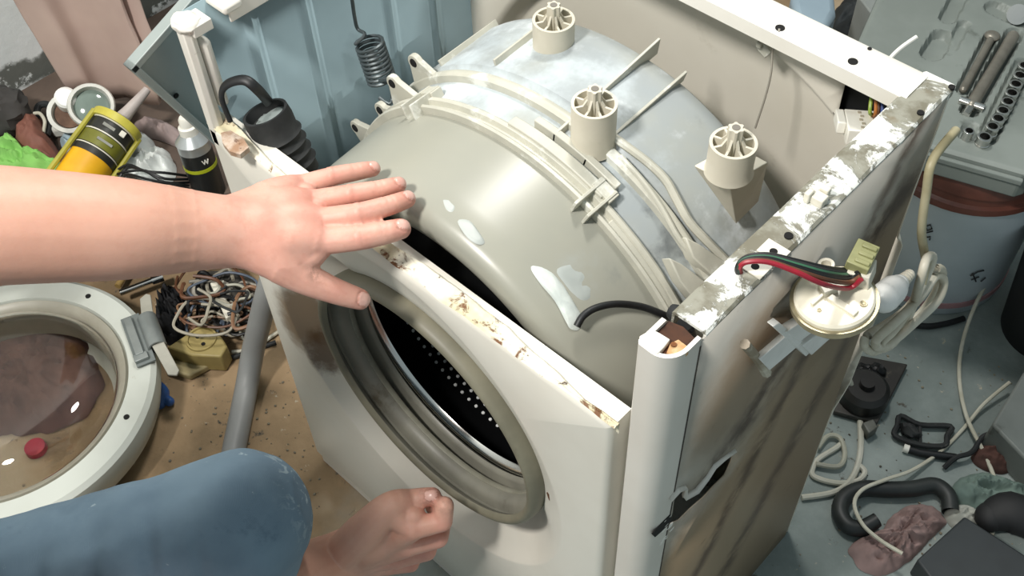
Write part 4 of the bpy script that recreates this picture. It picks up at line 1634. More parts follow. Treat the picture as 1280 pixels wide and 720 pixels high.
b.tube([at(p[0], p[1], 0.0125 + (p[2] if len(p) > 2 else 0)) for p in hp], [0.0105] + [0.0125] * 10, 14, 6, cap=False)
ho = tag(b.build('rubber_hose', hm), 'thick black rubber hose bent like a hook on the grey floor', 'hose')
b = MB()
A, Bq = at(1096, 650, 0.0185), at(1078, 660, 0.0125)
b.lathe([(0.002, 0.0106), (-0.001, 0.0106), (-0.001, 0.0085), (0.012, 0.0085)], A, Bq - A, 18)
b.build('hose_mouth', M_black, ho)

pinkm = mat('dusty_pink_cloth', '9C8480', '86706C', 10, 0.9, spots=[('6A5652', 16, 0.6, 0.75)])
rag('rag', [(1060, 690), (1070, 676), (1100, 668), (1112, 648), (1140, 630), (1168, 634), (1184, 650), (1170, 668), (1150, 690), (1128, 706), (1100, 722), (1078, 712)], 0.0, 0.035, pinkm, 'dusty pink crumpled rag on the floor between black hose and black box', 'rag', 1, 0.8, 30)
tealm = mat('grey_green_cloth', '6E8078', '5C6E68', 10, 0.9)
rag('rag', [(1190, 612), (1202, 596), (1230, 592), (1262, 604), (1286, 612), (1280, 636), (1246, 644), (1222, 640), (1198, 632)], 0.0, 0.030, tealm, 'grey-green crumpled rag at the right edge beside black hose', 'rag', 4, 0.8, 32)
rag('rag', [(1180, 642), (1200, 632), (1226, 640), (1232, 654), (1212, 664), (1190, 660)], 0.0, 0.018, mat('pale_grey_cloth', 'A6A8A0', '92948C', 10, 0.9), 'pale grey scrap of cloth tucked against the black box', 'rag', 6, 0.8, 34)
rag('rag', [(1212, 572), (1234, 556), (1262, 560), (1276, 576), (1262, 592), (1232, 590)], 0.0, 0.024, mat('dark_red_cloth', '5A3C34', '46302A', 10, 0.9), 'dark reddish-brown rag below the grey cabinet', 'rag', 8, 0.8, 34)
blackm = mat('black_casing', '2C3133', '24282A', 8, 0.55)
slab('black_box', [(1146, 700), (1206, 645), (1282, 694), (1296, 740), (1200, 770)], 0.001, 0.045, blackm, 'flat black box at the bottom right corner beside pink rag', 'box')
b = MB()
b.limb([at(1238, 646, 0.03), at(1262, 640, 0.035), at(1300, 655, 0.03)], [0.022, 0.030, 0.028], 16, 4)
tag(b.build('dark_heap', mat('black_sack', '17181A', '101112', 8, 0.7)), 'dark black bag lying behind the flat black box', 'bag')

# dark board with a motor-like lump
brd = thing('metal_plate', 'dark greasy metal plate with a round motor lying behind the machine', 'plate', at(1088, 488, 0.0))
greasy = mat('greasy_black_metal', '3A3732', '23211E', 20, 0.5, spots=[('5C564A', 30, 0.6, 0.72)])
px_box(MB(), [(1042, 514), (1097, 529), (1135, 455), (1076, 444)], 0.001, 0.012).build('plate', greasy, brd, bevel=0.002)
b = MB()
p = at(1078, 495, 0.012)
b.lathe([(0, 0.040), (0.022, 0.038), (0.030, 0.030), (0.030, 0.012), (0.040, 0.011), (0.040, 0)], p, (0, 0, 1), 24)
b.build('motor_lump', mat('black_grease', '1B1A18', '121110', 20, 0.45), brd, ang=35)
b = MB()
for k in range(5):
    b.ball(at(1062 + k * 9, 462 + 2 * (k % 2), 0.018), (0.012, 0.010, 0.010), n=10, m=7, nz=0.6, nf=20)
b.build('terminals', M_black, brd)
b = MB()
px_box(b, [(1078, 528), (1092, 523), (1098, 534), (1086, 542)], 0.001, 0.022)
tag(b.build('metal_bracket', mat('dull_bracket', '6A6B66', '56574F', 30, 0.5, 0.4), bevel=0.002), 'small dull metal bracket at the near corner of the greasy plate', 'bracket')

b = MB()
fr_ = [(1126, 520), (1150, 531), (1188, 533), (1184, 545), (1180, 557), (1150, 556), (1119, 545), (1122, 532)]
b.tube([at(x, y, 0.008) for x, y in fr_], 0.0045, 8, 4, closed=True)
fo = tag(b.build('plastic_frame', M_blacksoft), 'thin black curved plastic frame lying on the grey floor', 'frame')  # black plastic frame lying loose on the floor
b = MB()
b.tube([at(1150, 531, 0.007), at(1150, 556, 0.007)], 0.003, 8)
b.build('cross_bar', M_blacksoft, fo)
b = MB()
b.ball(at(1137, 539, 0.012), (0.016, 0.011, 0.010), n=12, m=8, nz=0.6, nf=14)
b.build('inner_lump', M_blacksoft, fo)
b = MB()
b.tube([at(1130, 560, 0.006), at(1150, 566, 0.006), at(1195, 572, 0.006)], 0.0062, 10)
so = tag(b.build('screwdriver', M_black), 'black rod with a white tip just below the black frame', 'tool')
b = MB()
b.tube([at(1129.5, 559.8, 0.006), at(1136, 562, 0.006)], 0.0068, 10)
b.build('tip', M_connector, so)
cable('black_wire', [(1180, 585), (1195, 572, .01), (1215, 565, .01), (1230, 545, .01), (1255, 540, .02)], 0.004, M_blacksoft, 'short black wire beside the dark red-brown rag')
cable('black_wire', [(1136, 405), (1160, 408), (1185, 404), (1205, 398)], 0.0052, M_black, 'short black wire on the floor in front of the white bucket')
# grey cabinet at the right edge
b = px_box(MB(), [(1240, 530), (1312, 412), (1430, 520), (1346, 640)], 0.001, 0.06)
cabm = mat('grey_enamel_dirty', '7B807C', '6A6F6B', 6, 0.5, spots=[('4E504A', 20, 0.6, 0.75)])
gc = tag(b.build('metal_cabinet', cabm, bevel=0.004), 'low grey metal cabinet standing at the right edge of the floor', 'cabinet')

# ---- bucket with the socket-set case on top
BB = at(1200, 398, 0.0)
def yproj(P):
    q = _CM.transposed() @ (Vector(P) - CAM_P)
    return 360 - FPX * q.y / -q.z
lo, hi = 0.0, 0.6
for _ in range(40):
    mz = (lo + hi) / 2
    if yproj((BB.x, BB.y, mz)) > 268: lo = mz
    else: hi = mz
ZB = lo
RB = 0.135
dirb = Vector((CAM_P.x - BB.x, CAM_P.y - BB.y, 0)).normalized()
upf = (at(1240, 360, 0) - at(1240, 430, 0)).normalized()
BC = at(1152, 394, 0.0) + upf * RB
ZT = ZB + 0.075
pail = thing('bucket', 'white plastic bucket with red bands standing behind the machine', 'bucket', BC)
pm = mat('white_pail', 'BFC8CC', 'B2BCC0', 5, 0.45, spots=[('7C8488', 14, 0.68, 0.78)])
b = MB()
b.lathe([(0.0, 0), (0.0, RB - 0.006), (0.004, RB - 0.003), (ZB, RB), (ZB, RB - 0.004)], BC, (0, 0, 1), 56)
b.build('pail', pm, pail, ang=40)
bandm = mat('faded_red_band', 'B08688', 'A27A7C', 12, 0.5)
rimm = mat('red_brown_rim', '7A4A3E', '5C372E', 12, 0.35, spots=[('8F8272', 9, 0.62, 0.75)])
b = MB()
b.lathe([(0.022, RB - 0.003), (0.022, RB - 0.0006), (0.034, RB - 0.0003), (0.034, RB - 0.003)], BC, (0, 0, 1), 56)
b.build('band', bandm, pail)
b = MB()
b.lathe([(ZB - 0.002, RB - 0.003), (ZB - 0.002, RB + 0.006), (ZB + 0.012, RB + 0.008), (ZB + 0.016, RB + 0.003), (ZB + 0.034, RB + 0.004), (ZB + 0.037, RB + 0.011), (ZT - 0.006, RB + 0.012), (ZT, RB + 0.008), (ZT, 0)], BC, (0, 0, 1), 56)
b.build('lid', rimm, pail, ang=40)
# dark printed marks on the pail
inkm = mat('dark_print', '2A2C2E', None, 10, 0.6)
def pailp(px, py):
    d = _ray(px, py)
    ox, oy = CAM_P.x - BC.x, CAM_P.y - BC.y
    R_ = RB + 0.0008
    a = d.x ** 2 + d.y ** 2
    bq = d.x * ox + d.y * oy
    c = ox * ox + oy * oy - R_ * R_
    disc = bq * bq - a * c
    return CAM_P + d * ((-bq - math.sqrt(max(disc, 0))) / a)
b = MB()
for strokes in ([(1157, 283), (1163, 281), (1165, 286), (1159, 288), (1157, 283)], [(1158, 291), (1166, 289)], [(1156, 297), (1163, 296), (1162, 300)],
                [(1213, 345), (1222, 340), (1230, 338)], [(1214, 350), (1224, 346)], [(1216, 342), (1220, 352)], [(1226, 352), (1232, 347)]):
    b = MB()
    b.tube([pailp(x, y) for x, y in strokes], 0.0012, 6)
    b.build('printed_mark', inkm, pail)
b = MB()
RBN = 0.095
BN = at(1312, 470, 0.0) + upf * RBN
b.lathe([(0, 0), (0, RBN - 0.02), (0.20, RBN), (0.20, RBN + 0.006), (0.207, RBN + 0.006), (0.207, RBN - 0.006), (0.02, RBN - 0.026), (0.02, 0)], BN, (0, 0, 1), 40)
tag(b.build('waste_bin', mat('black_bin', '131416', '0E0F10', 8, 0.6)), 'black round bin at the right edge next to the white bucket', 'bin')

ZC = ZT + 0.050
case = thing('tool_case', 'open grey plastic socket-set case resting on the white bucket', 'tool case', at(1200, 120, ZT))
CO = at(1251, 206, ZC)
eU = (at(1251, 204, ZC) - at(1176, 183, ZC)).normalized()
eV = (at(1241, 42, ZC) - at(1202, 117, ZC)).normalized()
eV = (eV - eU * eV.dot(eU)).normalized()
Zax = Vector((0, 0, 1))
CR = Matrix((eU, eV, Zax)).transposed()
def cp(u, v, h=0.0): return CO + eU * u + eV * v + Zax * h
def cuv(px, py, h=0.0):
    d = at(px, py, ZC + h) - CO
    return d.dot(eU), d.dot(eV)
casem = mat('grey_case_plastic', '7E8580', '727974', 7, 0.5, spots=[('5C625C', 20, 0.62, 0.75)])
# moulded tray: height field with pockets for the tools
UW0, UW1, VW0, VW1 = -0.25, 0.045, -0.004, 0.42
pock = []     # (u, v, direction angle, half length, half width, depth)
def pocket(p0, p1, hw, depth):
    u0, v0 = cuv(*p0); u1, v1 = cuv(*p1)
    pock.append((Vector((u0, v0)), Vector((u1, v1)), hw, depth))
pocket((1238, 47), (1204, 112), 0.009, 0.012)
pocket((1268, 42), (1212, 138), 0.012, 0.014)
pocket((1165, 66), (1178, 46), 0.016, 0.016)
pocket((1190, 58), (1205, 30), 0.008, 0.010)
pocket((1185, 22), (1205, -15), 0.012, 0.012)
pocket((1245, 10), (1275, 25), 0.016, 0.010)
pocket((1280, 80), (1234, 172), 0.0125, 0.010)
pocket((1208, 168), (1214, 160), 0.0105, 0.010)
def tray(u, v):
    U = UW0 + (UW1 - UW0) * u
    V = VW0 + (VW1 - VW0) * v
    h = 0.0
    q = Vector((U, V))
    for a, c, hw, dp in pock:
        d = c - a
        t = max(0, min(1, (q - a).dot(d) / d.length_squared))
        dist = (q - a - d * t).length
        h = min(h, -dp * (1 - sm(hw - 0.0015, hw + 0.0025, dist)))
    e = min(U - UW0, UW1 - U, V - VW0, VW1 - V)
    h -= 0.004 * (1 - sm(0.0, 0.006, e))
    return cp(U, V, h)
b = MB()
b.grid(tray, 110, 150)
b.build('tray', casem, case, ang=50)
b = MB()
q4 = [cp(UW0, VW0, -0.003), cp(UW1 - 0.012, VW0, -0.003), cp(UW1, VW0 + 0.012, -0.003), cp(UW1, VW1, -0.003), cp(UW0, VW1, -0.003)]
n_ = 5
vs = q4 + [p + Vector((0, 0, -0.046)) for p in q4]
b.add(vs, [(i, (i + 1) % n_, n_ + (i + 1) % n_, n_ + i) for i in range(n_)] + [tuple(range(n_, 2 * n_))])
b.build('case_wall', casem, case, bevel=0.003)
b = MB()
b.box(cp((UW0 + UW1) / 2, VW0 - 0.003, -0.014), (UW1 - UW0 - 0.02, 0.008, 0.010), CR)
b.build('case_rim', casem, case, bevel=0.002)
b = MB()
b.box(cp(UW1 + 0.085, 0.18, -0.028), (0.15, 0.42, 0.034), CR @ Matrix.Rotation(0.05, 3, 'Y'))
b.box(cp(UW1 + 0.030, 0.18, -0.008), (0.014, 0.40, 0.010), CR @ Matrix.Rotation(0.05, 3, 'Y'))
b.box(cp(UW1 + 0.006, 0.18, -0.020), (0.014, 0.30, 0.016), CR)
b.build('case_lid', casem, case, bevel=0.004)
# sockets in their row
sock_px = [(1231, 171, .0105), (1241, 158, .0100), (1248, 148, .0100), (1254, 138, .0100), (1260, 127, .0100), (1265, 116, .0100), (1270, 105, .0100), (1275, 94, .0100), (1281, 82, .0100)]
def socket(r):
    t = thing('socket', None, 'socket')
    b = MB()
    b.lathe([(0, 0), (0, r), (0.012, r), (0.013, r * 0.93), (0.019, r * 0.93), (0.020, r * 0.97), (0.024, r * 0.97), (0.0245, r * 0.90), (0.0245, r * 0.68), (0.010, r * 0.62)], (0, 0, 0), (0, 0, 1), 24)
    b.build('shell', M_chrome, t, ang=30)
    b = MB()
    b.cyl((0, 0, 0.0105), (0, 0, 0.0115), r * 0.66, n=12)
    b.build('bore', M_dark, t)
    return t
names_ = ['nearest', 'second', 'third', 'fourth', 'fifth', 'sixth', 'seventh', 'eighth', 'ninth']
for i, (x, y, r) in enumerate(sock_px):
    t = socket(r)
    t.location = at(x, y, ZC + 0.014) - Vector((0, 0, 0.0235))
    t['label'] = ('chrome socket %s from the near end of the socket row in the grey case' % names_[i]) if i else 'largest chrome socket at the near end of the socket row'
    t['group'] = 'sockets in the tool case'
t = socket(0.0078)
t.location = at(1211, 165, ZC + 0.012) - Vector((0, 0, 0.0215))
t['label'] = 'small chrome socket alone beside the near end of the row'
t['group'] = 'sockets in the tool case'
barm = mat('dull_tool_steel', '8A867C', '77736A', 20, 0.38, 0.6)
def tool(name, p0, p1, r, label, cat, head=None):
    t = thing(name, label, cat, at(*p1, ZC))
    b = MB()
    a, c = at(*p0, ZC), at(*p1, ZC)
    b.limb([a, a.lerp(c, 0.5), c], [r, r * 0.9, r], 12, 2)
    b.build('shaft', barm, t)
    return t, a, c
t, a, c = tool('extension_bar', (1240, 46), (1204, 112), 0.0062, 'thin steel extension bar lying left in the grey case', 'tool')
b = MB()
b.ball(a + Vector((0, 0, 0.002)), (0.012, 0.012, 0.006), n=14, m=8)
b.build('bar_head', barm, t)
t, a, c = tool('ratchet_handle', (1266, 46), (1214, 132), 0.0095, 'thick steel ratchet handle between the thin bar and sockets', 'tool')
b = MB()
d = (c - a).normalized()
b.cyl(c - d.cross(Zax) * 0.018 + Vector((0, 0, 0.002)), c + d.cross(Zax) * 0.018 + Vector((0, 0, 0.002)), 0.0070, n=14)
b.cyl(c, c + d * 0.026, 0.0062, n=12)
b.build('ratchet_head', M_chrome, t)
b = MB()
b.cyl(at(1272, 18, ZC - 0.008), at(1272, 18, ZC + 0.010), 0.016, n=20)
b.cyl(at(1272, 18, ZC + 0.010), at(1272, 18, ZC + 0.0105), 0.010, n=16)
tag(b.build('socket_adapter', M_chrome), 'large round chrome adapter at the far right of the case', 'tool')

# ---- far right background
slab('grey_board', [(1072, -6), (1128, -8), (1152, 44), (1122, 60)], 0.001, 0.20, mat('grey_board_paint', '8C918E', '7E8380', 5, 0.6), 'grey board standing on the floor behind the open tool case', 'board')
slab('plastic_canister', [(988, -10), (1042, -30), (1046, 14), (1034, 34), (996, 26)], 0.001, 0.24, mat('blue_grey_plastic', '8FA2AE', '8496A2', 5, 0.5), 'blue-grey plastic canister just behind the rear rail', 'canister', bevel=0.012)
rag('dark_heap', [(1046, 8), (1066, -6), (1074, 8), (1096, 34), (1124, 66), (1130, 84), (1090, 80), (1052, 56), (1040, 34)], 0.0, 0.07, mat('shadow_fill', '202628', '181C1E', 8, 0.75), 'dark crumpled heap filling in the shadow between the blue-grey canister and grey board', 'bag', 71, 0.6, 16)  # dark heap added in place of the shadow behind the rear rail
b = MB()
b.tube([Vector((0.235, 0.396, 0.80)), aty(1106, 86, 0.404), aty(1112, 74, 0.412), aty(1126, 60, 0.425), aty(1146, 46, 0.440)], 0.0020, 8, 6)
b.build('loose_wire_end', mat('bright_white_wire', 'DCDCD4', None, 10, 0.4), wm)

# ================================================================== LEFT-HAND CLUTTER
ZS = 0.22
A, Bq = at(-70, 302, ZS), at(292, 240, ZS)
bench = thing('low_bench', 'low wooden bench against the white wall, heaped with clutter', 'bench', ((A.x + WX) / 2, 0.4, 0))
woodm = mat('dirty_dark_wood', '5A4C42', '463A32', 6, 0.8, spots=[('7A6C5C', 20, 0.6, 0.75)])
b = MB()
b.prism([A, Bq, Vector((Bq.x, 1.0, ZS)), Vector((WX + 0.015, 1.0, ZS)), Vector((WX + 0.015, A.y, ZS))], (0, 0, -0.03))
b.build('bench_top', woodm, bench, bevel=0.002)
for x, y in ((Bq.x - 0.04, 0.30), (Bq.x - 0.04, 0.95), (WX + 0.05, 0.95), (WX + 0.05, A.y + 0.05)):
    b = MB()
    b.box((x, y, (ZS - 0.03) / 2), (0.05, 0.05, ZS - 0.03))
    b.build('leg', woodm, bench, bevel=0.002)

# mauve curtain in heavy folds against the wall
b = MB()
c0, c1 = at(62, 90, ZS + 0.05), at(196, 118, ZS + 0.02)
def curtain(u, v):
    p = c0.lerp(c1, u)
    z = ZS + 0.012 + 0.75 * v
    f = 0.022 * math.sin(u * 2 * math.pi * 1.25 + 0.9 * v + 0.6) + 0.030 * sm(0.62, 0.72, u) * (1 - sm(0.78, 0.86, u)) + 0.012 * noise.noise(Vector((u * 4, v * 3, 2))) + 0.006 * sm(0.20, 0.17, v)
    p = p + Vector((0.035 + f, 0, 0)) + Vector((-0.05 * v, 0.10 * v * (u - 0.5), 0))
    lift = 0.035 * (0.5 + 0.5 * math.sin(u * 9))
    return Vector((p.x, p.y, z + lift * (1 - v)))
b.grid(curtain, 80, 24)
tag(b.build('curtain', mat('mauve_beige_cloth', 'C2AA9E', 'B59C92', 4, 0.9, spots=[('A28A82', 9, 0.6, 0.75)]), solid=0.004), 'mauve-beige curtain hanging in heavy folds beside the white wall', 'curtain')

# leaning sheet of the removed side
sx = -0.335
p0, p1, p2 = atx(156, 82, sx), atx(205, 26, sx), atx(253, 178, sx)
e1 = (p1 - p0).normalized()
e2 = (p2 - p0).normalized()
e2 = (e2 - e1 * e2.dot(e1)).normalized()
sheet = thing('sheet_metal_panel', 'grey sheet-metal panel leaning on the left side of the machine', 'metal panel', p0 + e1 * 0.16 + e2 * 0.42)
Ls = 0.30
Hs = (p0.z - 0.004) / -e2.z - 0.16
b = MB()
nx = Vector((1, 0, 0))
def sq(a, c, h=0.0): return p0 + e1 * a + e2 * c + nx * h
b.prism([sq(0.004, 0.004, -0.004), sq(Ls, 0.004, -0.004), sq(Ls, Hs, -0.004), sq(0.004, Hs, -0.004)], nx * 0.002)
b.build('panel_sheet', M_sheet, sheet)
for q in ([sq(0, 0, -0.004), sq(Ls, 0, -0.004), sq(Ls, 0.008, -0.004), sq(0, 0.008, -0.004)], [sq(0, 0, -0.004), sq(0.008, 0, -0.004), sq(0.008, Hs, -0.004), sq(0, Hs, -0.004)]):
    b = MB()
    b.prism(q, nx * 0.014)
    b.build('panel_rim', M_sheet, sheet, bevel=0.001)
b = MB()
q = sq(0.012, 0.075, 0.0)
b.cyl(q, q + nx * 0.001, 0.003, n=12)
b.build('screw_hole', M_dark, sheet)

# sealant gun
yel = mat('yellow_cartridge', 'E2AE1E', 'D69E18', 12, 0.4, spots=[('B4841A', 30, 0.62, 0.72)])
oliv = mat('olive_yellow_frame', 'A8A03A', '938C30', 20, 0.4)
GP0, GP1 = at(88, 238, ZS + 0.055), at(146, 156, ZS + 0.085)
GA = (GP1 - GP0)
GL = GA.length
GA.normalize()
GR = frame(GA, (CAM_P - GP1).cross(GA))
RG = 0.036
gun = thing('sealant_gun', 'yellow sealant cartridge with black label in an olive gun frame', 'sealant gun', Vector((GP0.x, GP0.y, ZS)))
def gp(t, x=0, y=0): return GP0 + GA * (GL * t) + GR @ Vector((x, y, 0))
b = MB()
b.cyl(gp(-0.25), gp(0.45), RG, n=32)
b.build('cartridge', yel, gun, ang=30)
b = MB()
b.cyl(gp(0.45), gp(0.93), RG + 0.0006, n=32)
lab = b.build('label', mat('black_label', '2A2A24', '222220', 20, 0.4), gun, ang=30)
b = MB()
b.lathe([(GL * 0.56, RG), (GL * 0.56, RG + 0.0012), (GL * 0.73, RG + 0.0012), (GL * 0.73, RG)], GP0, GA, 32)
b.build('label_band', mat('olive_band', '6E6E24', '5E5E20', 20, 0.4), lab)
for t0, t1 in ((0.535, 0.548), (0.74, 0.755), (0.915, 0.935)):
    b = MB()
    b.lathe([(GL * t0, RG), (GL * t0, RG + 0.0014), (GL * t1, RG + 0.0014), (GL * t1, RG)], GP0, GA, 32)
    b.build('label_line', M_ivory, lab)
camg = (CAM_P - GP1)
camg = (camg - GA * camg.dot(GA)).normalized()
sdg = GA.cross(camg)
b = MB()
b.box(gp(0.86) + camg * (RG * 0.93) - sdg * RG * -0.30, (0.010, 0.018, 0.003), Matrix((GA, sdg, camg)).transposed())
b.build('label_mark', M_ivory, lab, bevel=0.001)
b = MB()
b.box(gp(0.84) + camg * (RG * 0.98) + sdg * RG * -0.22, (0.005, 0.020, 0.003), Matrix((GA, sdg, camg)).transposed())
b.box(gp(0.65) + camg * (RG * 1.0), (0.004, 0.026, 0.003), Matrix((GA, sdg, camg)).transposed())
b.build('label_lettering', mat('grey_print', '8E8E86', None, 10, 0.5), lab)
for s in (-1, 1):
    b = MB()
    b.tube([gp(-0.3) + sdg * s * (RG + 0.006) + camg * 0.012, gp(0.98) + sdg * s * (RG + 0.004) + camg * 0.010], 0.0045, 8)
    b.build('frame_rod', oliv, gun)
b = MB()
b.lathe([(GL * 0.93, RG * 0.6), (GL * 0.93, RG + 0.006), (GL * 1.03, RG + 0.006), (GL * 1.05, RG), (GL * 1.05, RG * 0.6)], GP0, GA, 32)
b.build('end_ring', mat('yellow_end_ring', 'C4BA4C', 'B2A840', 20, 0.4), gun, ang=30)
b = MB()
NZ = at(184, 112, ZS + 0.10)
b.tube([gp(1.02), gp(1.02).lerp(NZ, 0.35), NZ], [0.014, 0.010, 0.0065], 14)
b.build('nozzle', mat('greyish_nozzle', 'B4ABA6', 'A69D98', 20, 0.5), gun)

# white plastic pump housing
ph = thing('pump_housing', 'white plastic housing with an oval clear lens and brown inside', 'pump housing', at(98, 150, ZS))
pc = at(114, 132, ZS + 0.075)
vn = ((CAM_P - pc).normalized() + Vector((0, 0, 0.4))).normalized()
wp = mat('dirty_white_plastic', 'CFCFC8', 'BEBEB6', 20, 0.4, spots=[('8E7A62', 26, 0.6, 0.74)])
b = MB()
b.lathe([(-0.05, 0.030), (-0.012, 0.036), (0.0, 0.038), (0.004, 0.036), (0.004, 0.031), (-0.004, 0.030), (-0.03, 0.024)], pc, vn, 32)
b.build('lens_ring', wp, ph, ang=40)
b = MB()
b.lathe([(-0.010, 0.031), (-0.006, 0.02), (-0.004, 0.0)], pc, vn, 32)
b.build('lens', mat('greenish_lens', '7E8C84', '6C7A72', 9, 0.08), ph)
b = MB()
pc2 = at(86, 142, ZS + 0.050)
b.lathe([(-0.04, 0.026), (0.0, 0.034), (0.006, 0.034), (0.006, 0.027), (-0.012, 0.022), (-0.012, 0.0)], pc2, vn, 28)
b.build('cup', wp, ph, ang=40)
b = MB()
b.cyl(pc2 - vn * 0.010, pc2 - vn * 0.004, 0.023, n=20)
b.build('rusty_core', mat('brown_core', '7A5C48', '5A4030', 40, 0.7), ph)
b = MB()
pc3 = at(82, 122, ZS + 0.085)
b.lathe([(-0.03, 0.018), (0.0, 0.018), (0.004, 0.014), (0.004, 0.0)], pc3, vn, 22)
b.build('screw_cap', M_trans, ph, ang=40)
b = MB()
b.box(at(98, 152, ZS + 0.012), (0.085, 0.05, 0.022), Matrix.Rotation(0.9, 3, 'Z'))
b.build('housing_foot', wp, ph, bevel=0.006)

# spray can
sc0 = at(262, 238, ZS)
spray = thing('spray_can', 'black spray can with a white cap beside the corner strip', 'spray can', sc0)
RS, HS = 0.026, 0.085
sca = Vector((-0.12, 0.06, 1)).normalized()
b = MB()
b.lathe([(0, 0), (0, RS), (HS, RS)], sc0, sca, 28)
cb = b.build('can_body', mat('black_can_print', '1E2020', '18191A', 10, 0.35), spray)
b = MB()
b.lathe([(HS, RS), (HS + 0.012, RS), (HS + 0.016, RS + 0.001), (HS + 0.022, RS - 0.004), (HS + 0.030, RS - 0.011), (HS + 0.030, 0)], sc0, sca, 28)
b.build('can_shoulder', mat('silver_can', 'B4B8B8', None, 10, 0.3, 0.6), spray, ang=30)
b = MB()
b.lathe([(HS + 0.026, 0.015), (HS + 0.042, 0.0148), (HS + 0.044, 0.011), (HS + 0.056, 0.0105), (HS + 0.060, 0.008), (HS + 0.060, 0)], sc0, sca, 24)
b.build('spray_cap', M_connector, spray, ang=30)
b = MB()
b.lathe([(HS - 0.032, RS), (HS - 0.032, RS + 0.0006), (HS - 0.026, RS + 0.0006), (HS - 0.026, RS)], sc0, sca, 28)
b.build('can_band', mat('lime_band', 'A8B020', None, 10, 0.4), cb)
b = MB()
q = sc0 + sca * (HS - 0.012) + (CAM_P - sc0).cross(sca).normalized() * 0.010
dq = (CAM_P - q); dq = (dq - sca * dq.dot(sca)).normalized()
Rq = frame(dq, sca.cross(dq))
q = sc0 + sca * (HS - 0.013) + dq * (RS - 0.001) + Rq.col[0] * 0.008
for k, rr_ in ((-0.0035, 0.35), (-0.0012, -0.35), (0.0012, 0.35), (0.0035, -0.35)):
    b.box(q + Rq.col[0] * k, (0.0014, 0.008, 0.003), Rq @ Matrix.Rotation(rr_, 3, 'Z'))
b.build('can_lettering', M_connector, cb)

# soft clutter on the bench
rag('rag', [(28, 216), (22, 180), (34, 156), (50, 150), (62, 168), (76, 196), (84, 222), (60, 240)], ZS, 0.07, mat('brown_leather', '7A4E40', '6A4236', 9, 0.7), 'reddish-brown leather scrap lying beside the green cloth', 'rag', 11, 0.4, 16)
rag('rag', [(-8, 228), (-6, 190), (4, 178), (18, 178), (30, 190), (46, 208), (70, 214), (90, 216), (84, 232), (40, 240)], ZS + 0.012, 0.055, mat('bright_green_cloth', '7CB45A', '6CA44C', 9, 0.8), 'bright green cloth in front of the brown leather scrap', 'rag', 14, 0.5, 22)
b = MB()
b.ball(at(4, 138, ZS + 0.042), (0.042, 0.042, 0.041), n=20, m=14, nz=0.3, nf=10)
tag(b.build('dark_bundle', mat('dark_grey_cloth', '4A4846', '3C3A38', 9, 0.85)), 'dark grey bundle at the left edge under the white wall', 'bundle')
b = MB()
b.tube([at(x, y, ZS + 0.02) for x, y in ((45, 150), (48, 133), (60, 131), (66, 142), (62, 158), (58, 170))], 0.006, 8, 5)
tag(b.build('black_cable', M_blacksoft), 'black cable loop standing between dark bundle and white housing', 'cable')
b = MB()
b.tube([at(x, y, ZS + 0.03) for x, y in ((42, 142), (50, 142), (56, 152), (54, 166))], 0.003, 8, 5)
tag(b.build('grey_cable', M_whitewire), 'thin pale cable arched just in front of the black loop', 'cable')
filmm = mat('white_film', 'C6CBC8', 'B2B8B6', 10, 0.35)
rag('plastic_bag', [(150, 200), (165, 176), (184, 172), (196, 186), (190, 206), (166, 214)], ZS, 0.045, filmm, 'crumpled white plastic bag right beside the yellow cartridge', 'plastic bag', 21, 0.7, 26)
rag('plastic_bag', [(146, 228), (160, 212), (192, 190), (212, 194), (220, 222), (200, 244), (160, 246)], ZS, 0.05, mat('pale_film', 'D0D4D0', 'BDC3C0', 10, 0.35), 'larger crumpled white plastic bag under black wires on bench', 'plastic bag', 24, 0.7, 24)
rag('rag', [(168, 160), (186, 150), (214, 158), (240, 180), (226, 186), (200, 176), (180, 172)], ZS, 0.03, mat('mauve_scrap', '8E7F7C', '7C6D6A', 10, 0.85), 'mauve scrap of cloth below the leaning grey panel', 'rag', 27, 0.5, 24)
rag('rag', [(84, 196), (76, 180), (88, 166), (100, 178), (102, 198), (92, 214)], ZS, 0.03, mat('pale_blue_film', 'A8BCC4', '98ACB4', 10, 0.4), 'pale bluish scrap between the brown leather and yellow cartridge', 'scrap', 29, 0.5, 24)
for k in range(6):
    b = MB()
    ys = 210 + 4 * k
    b.tube([at(142 + 3 * k, ys + 6 - 2 * (k % 2), ZS + 0.05), at(160, ys - 4 + 5 * math.sin(k * 2.1), ZS + 0.062), at(182, ys + 4 * math.cos(k * 1.7), ZS + 0.066 + 0.002 * k), at(206, ys + 6 + 4 * math.sin(k), ZS + 0.060), at(236, ys + 10, ZS + 0.03)], 0.0022, 6, 4)
    tag(b.build('black_wire', M_black), 'thin black wire strewn over the larger white plastic bag', 'wire', 'black wires on the white bag')

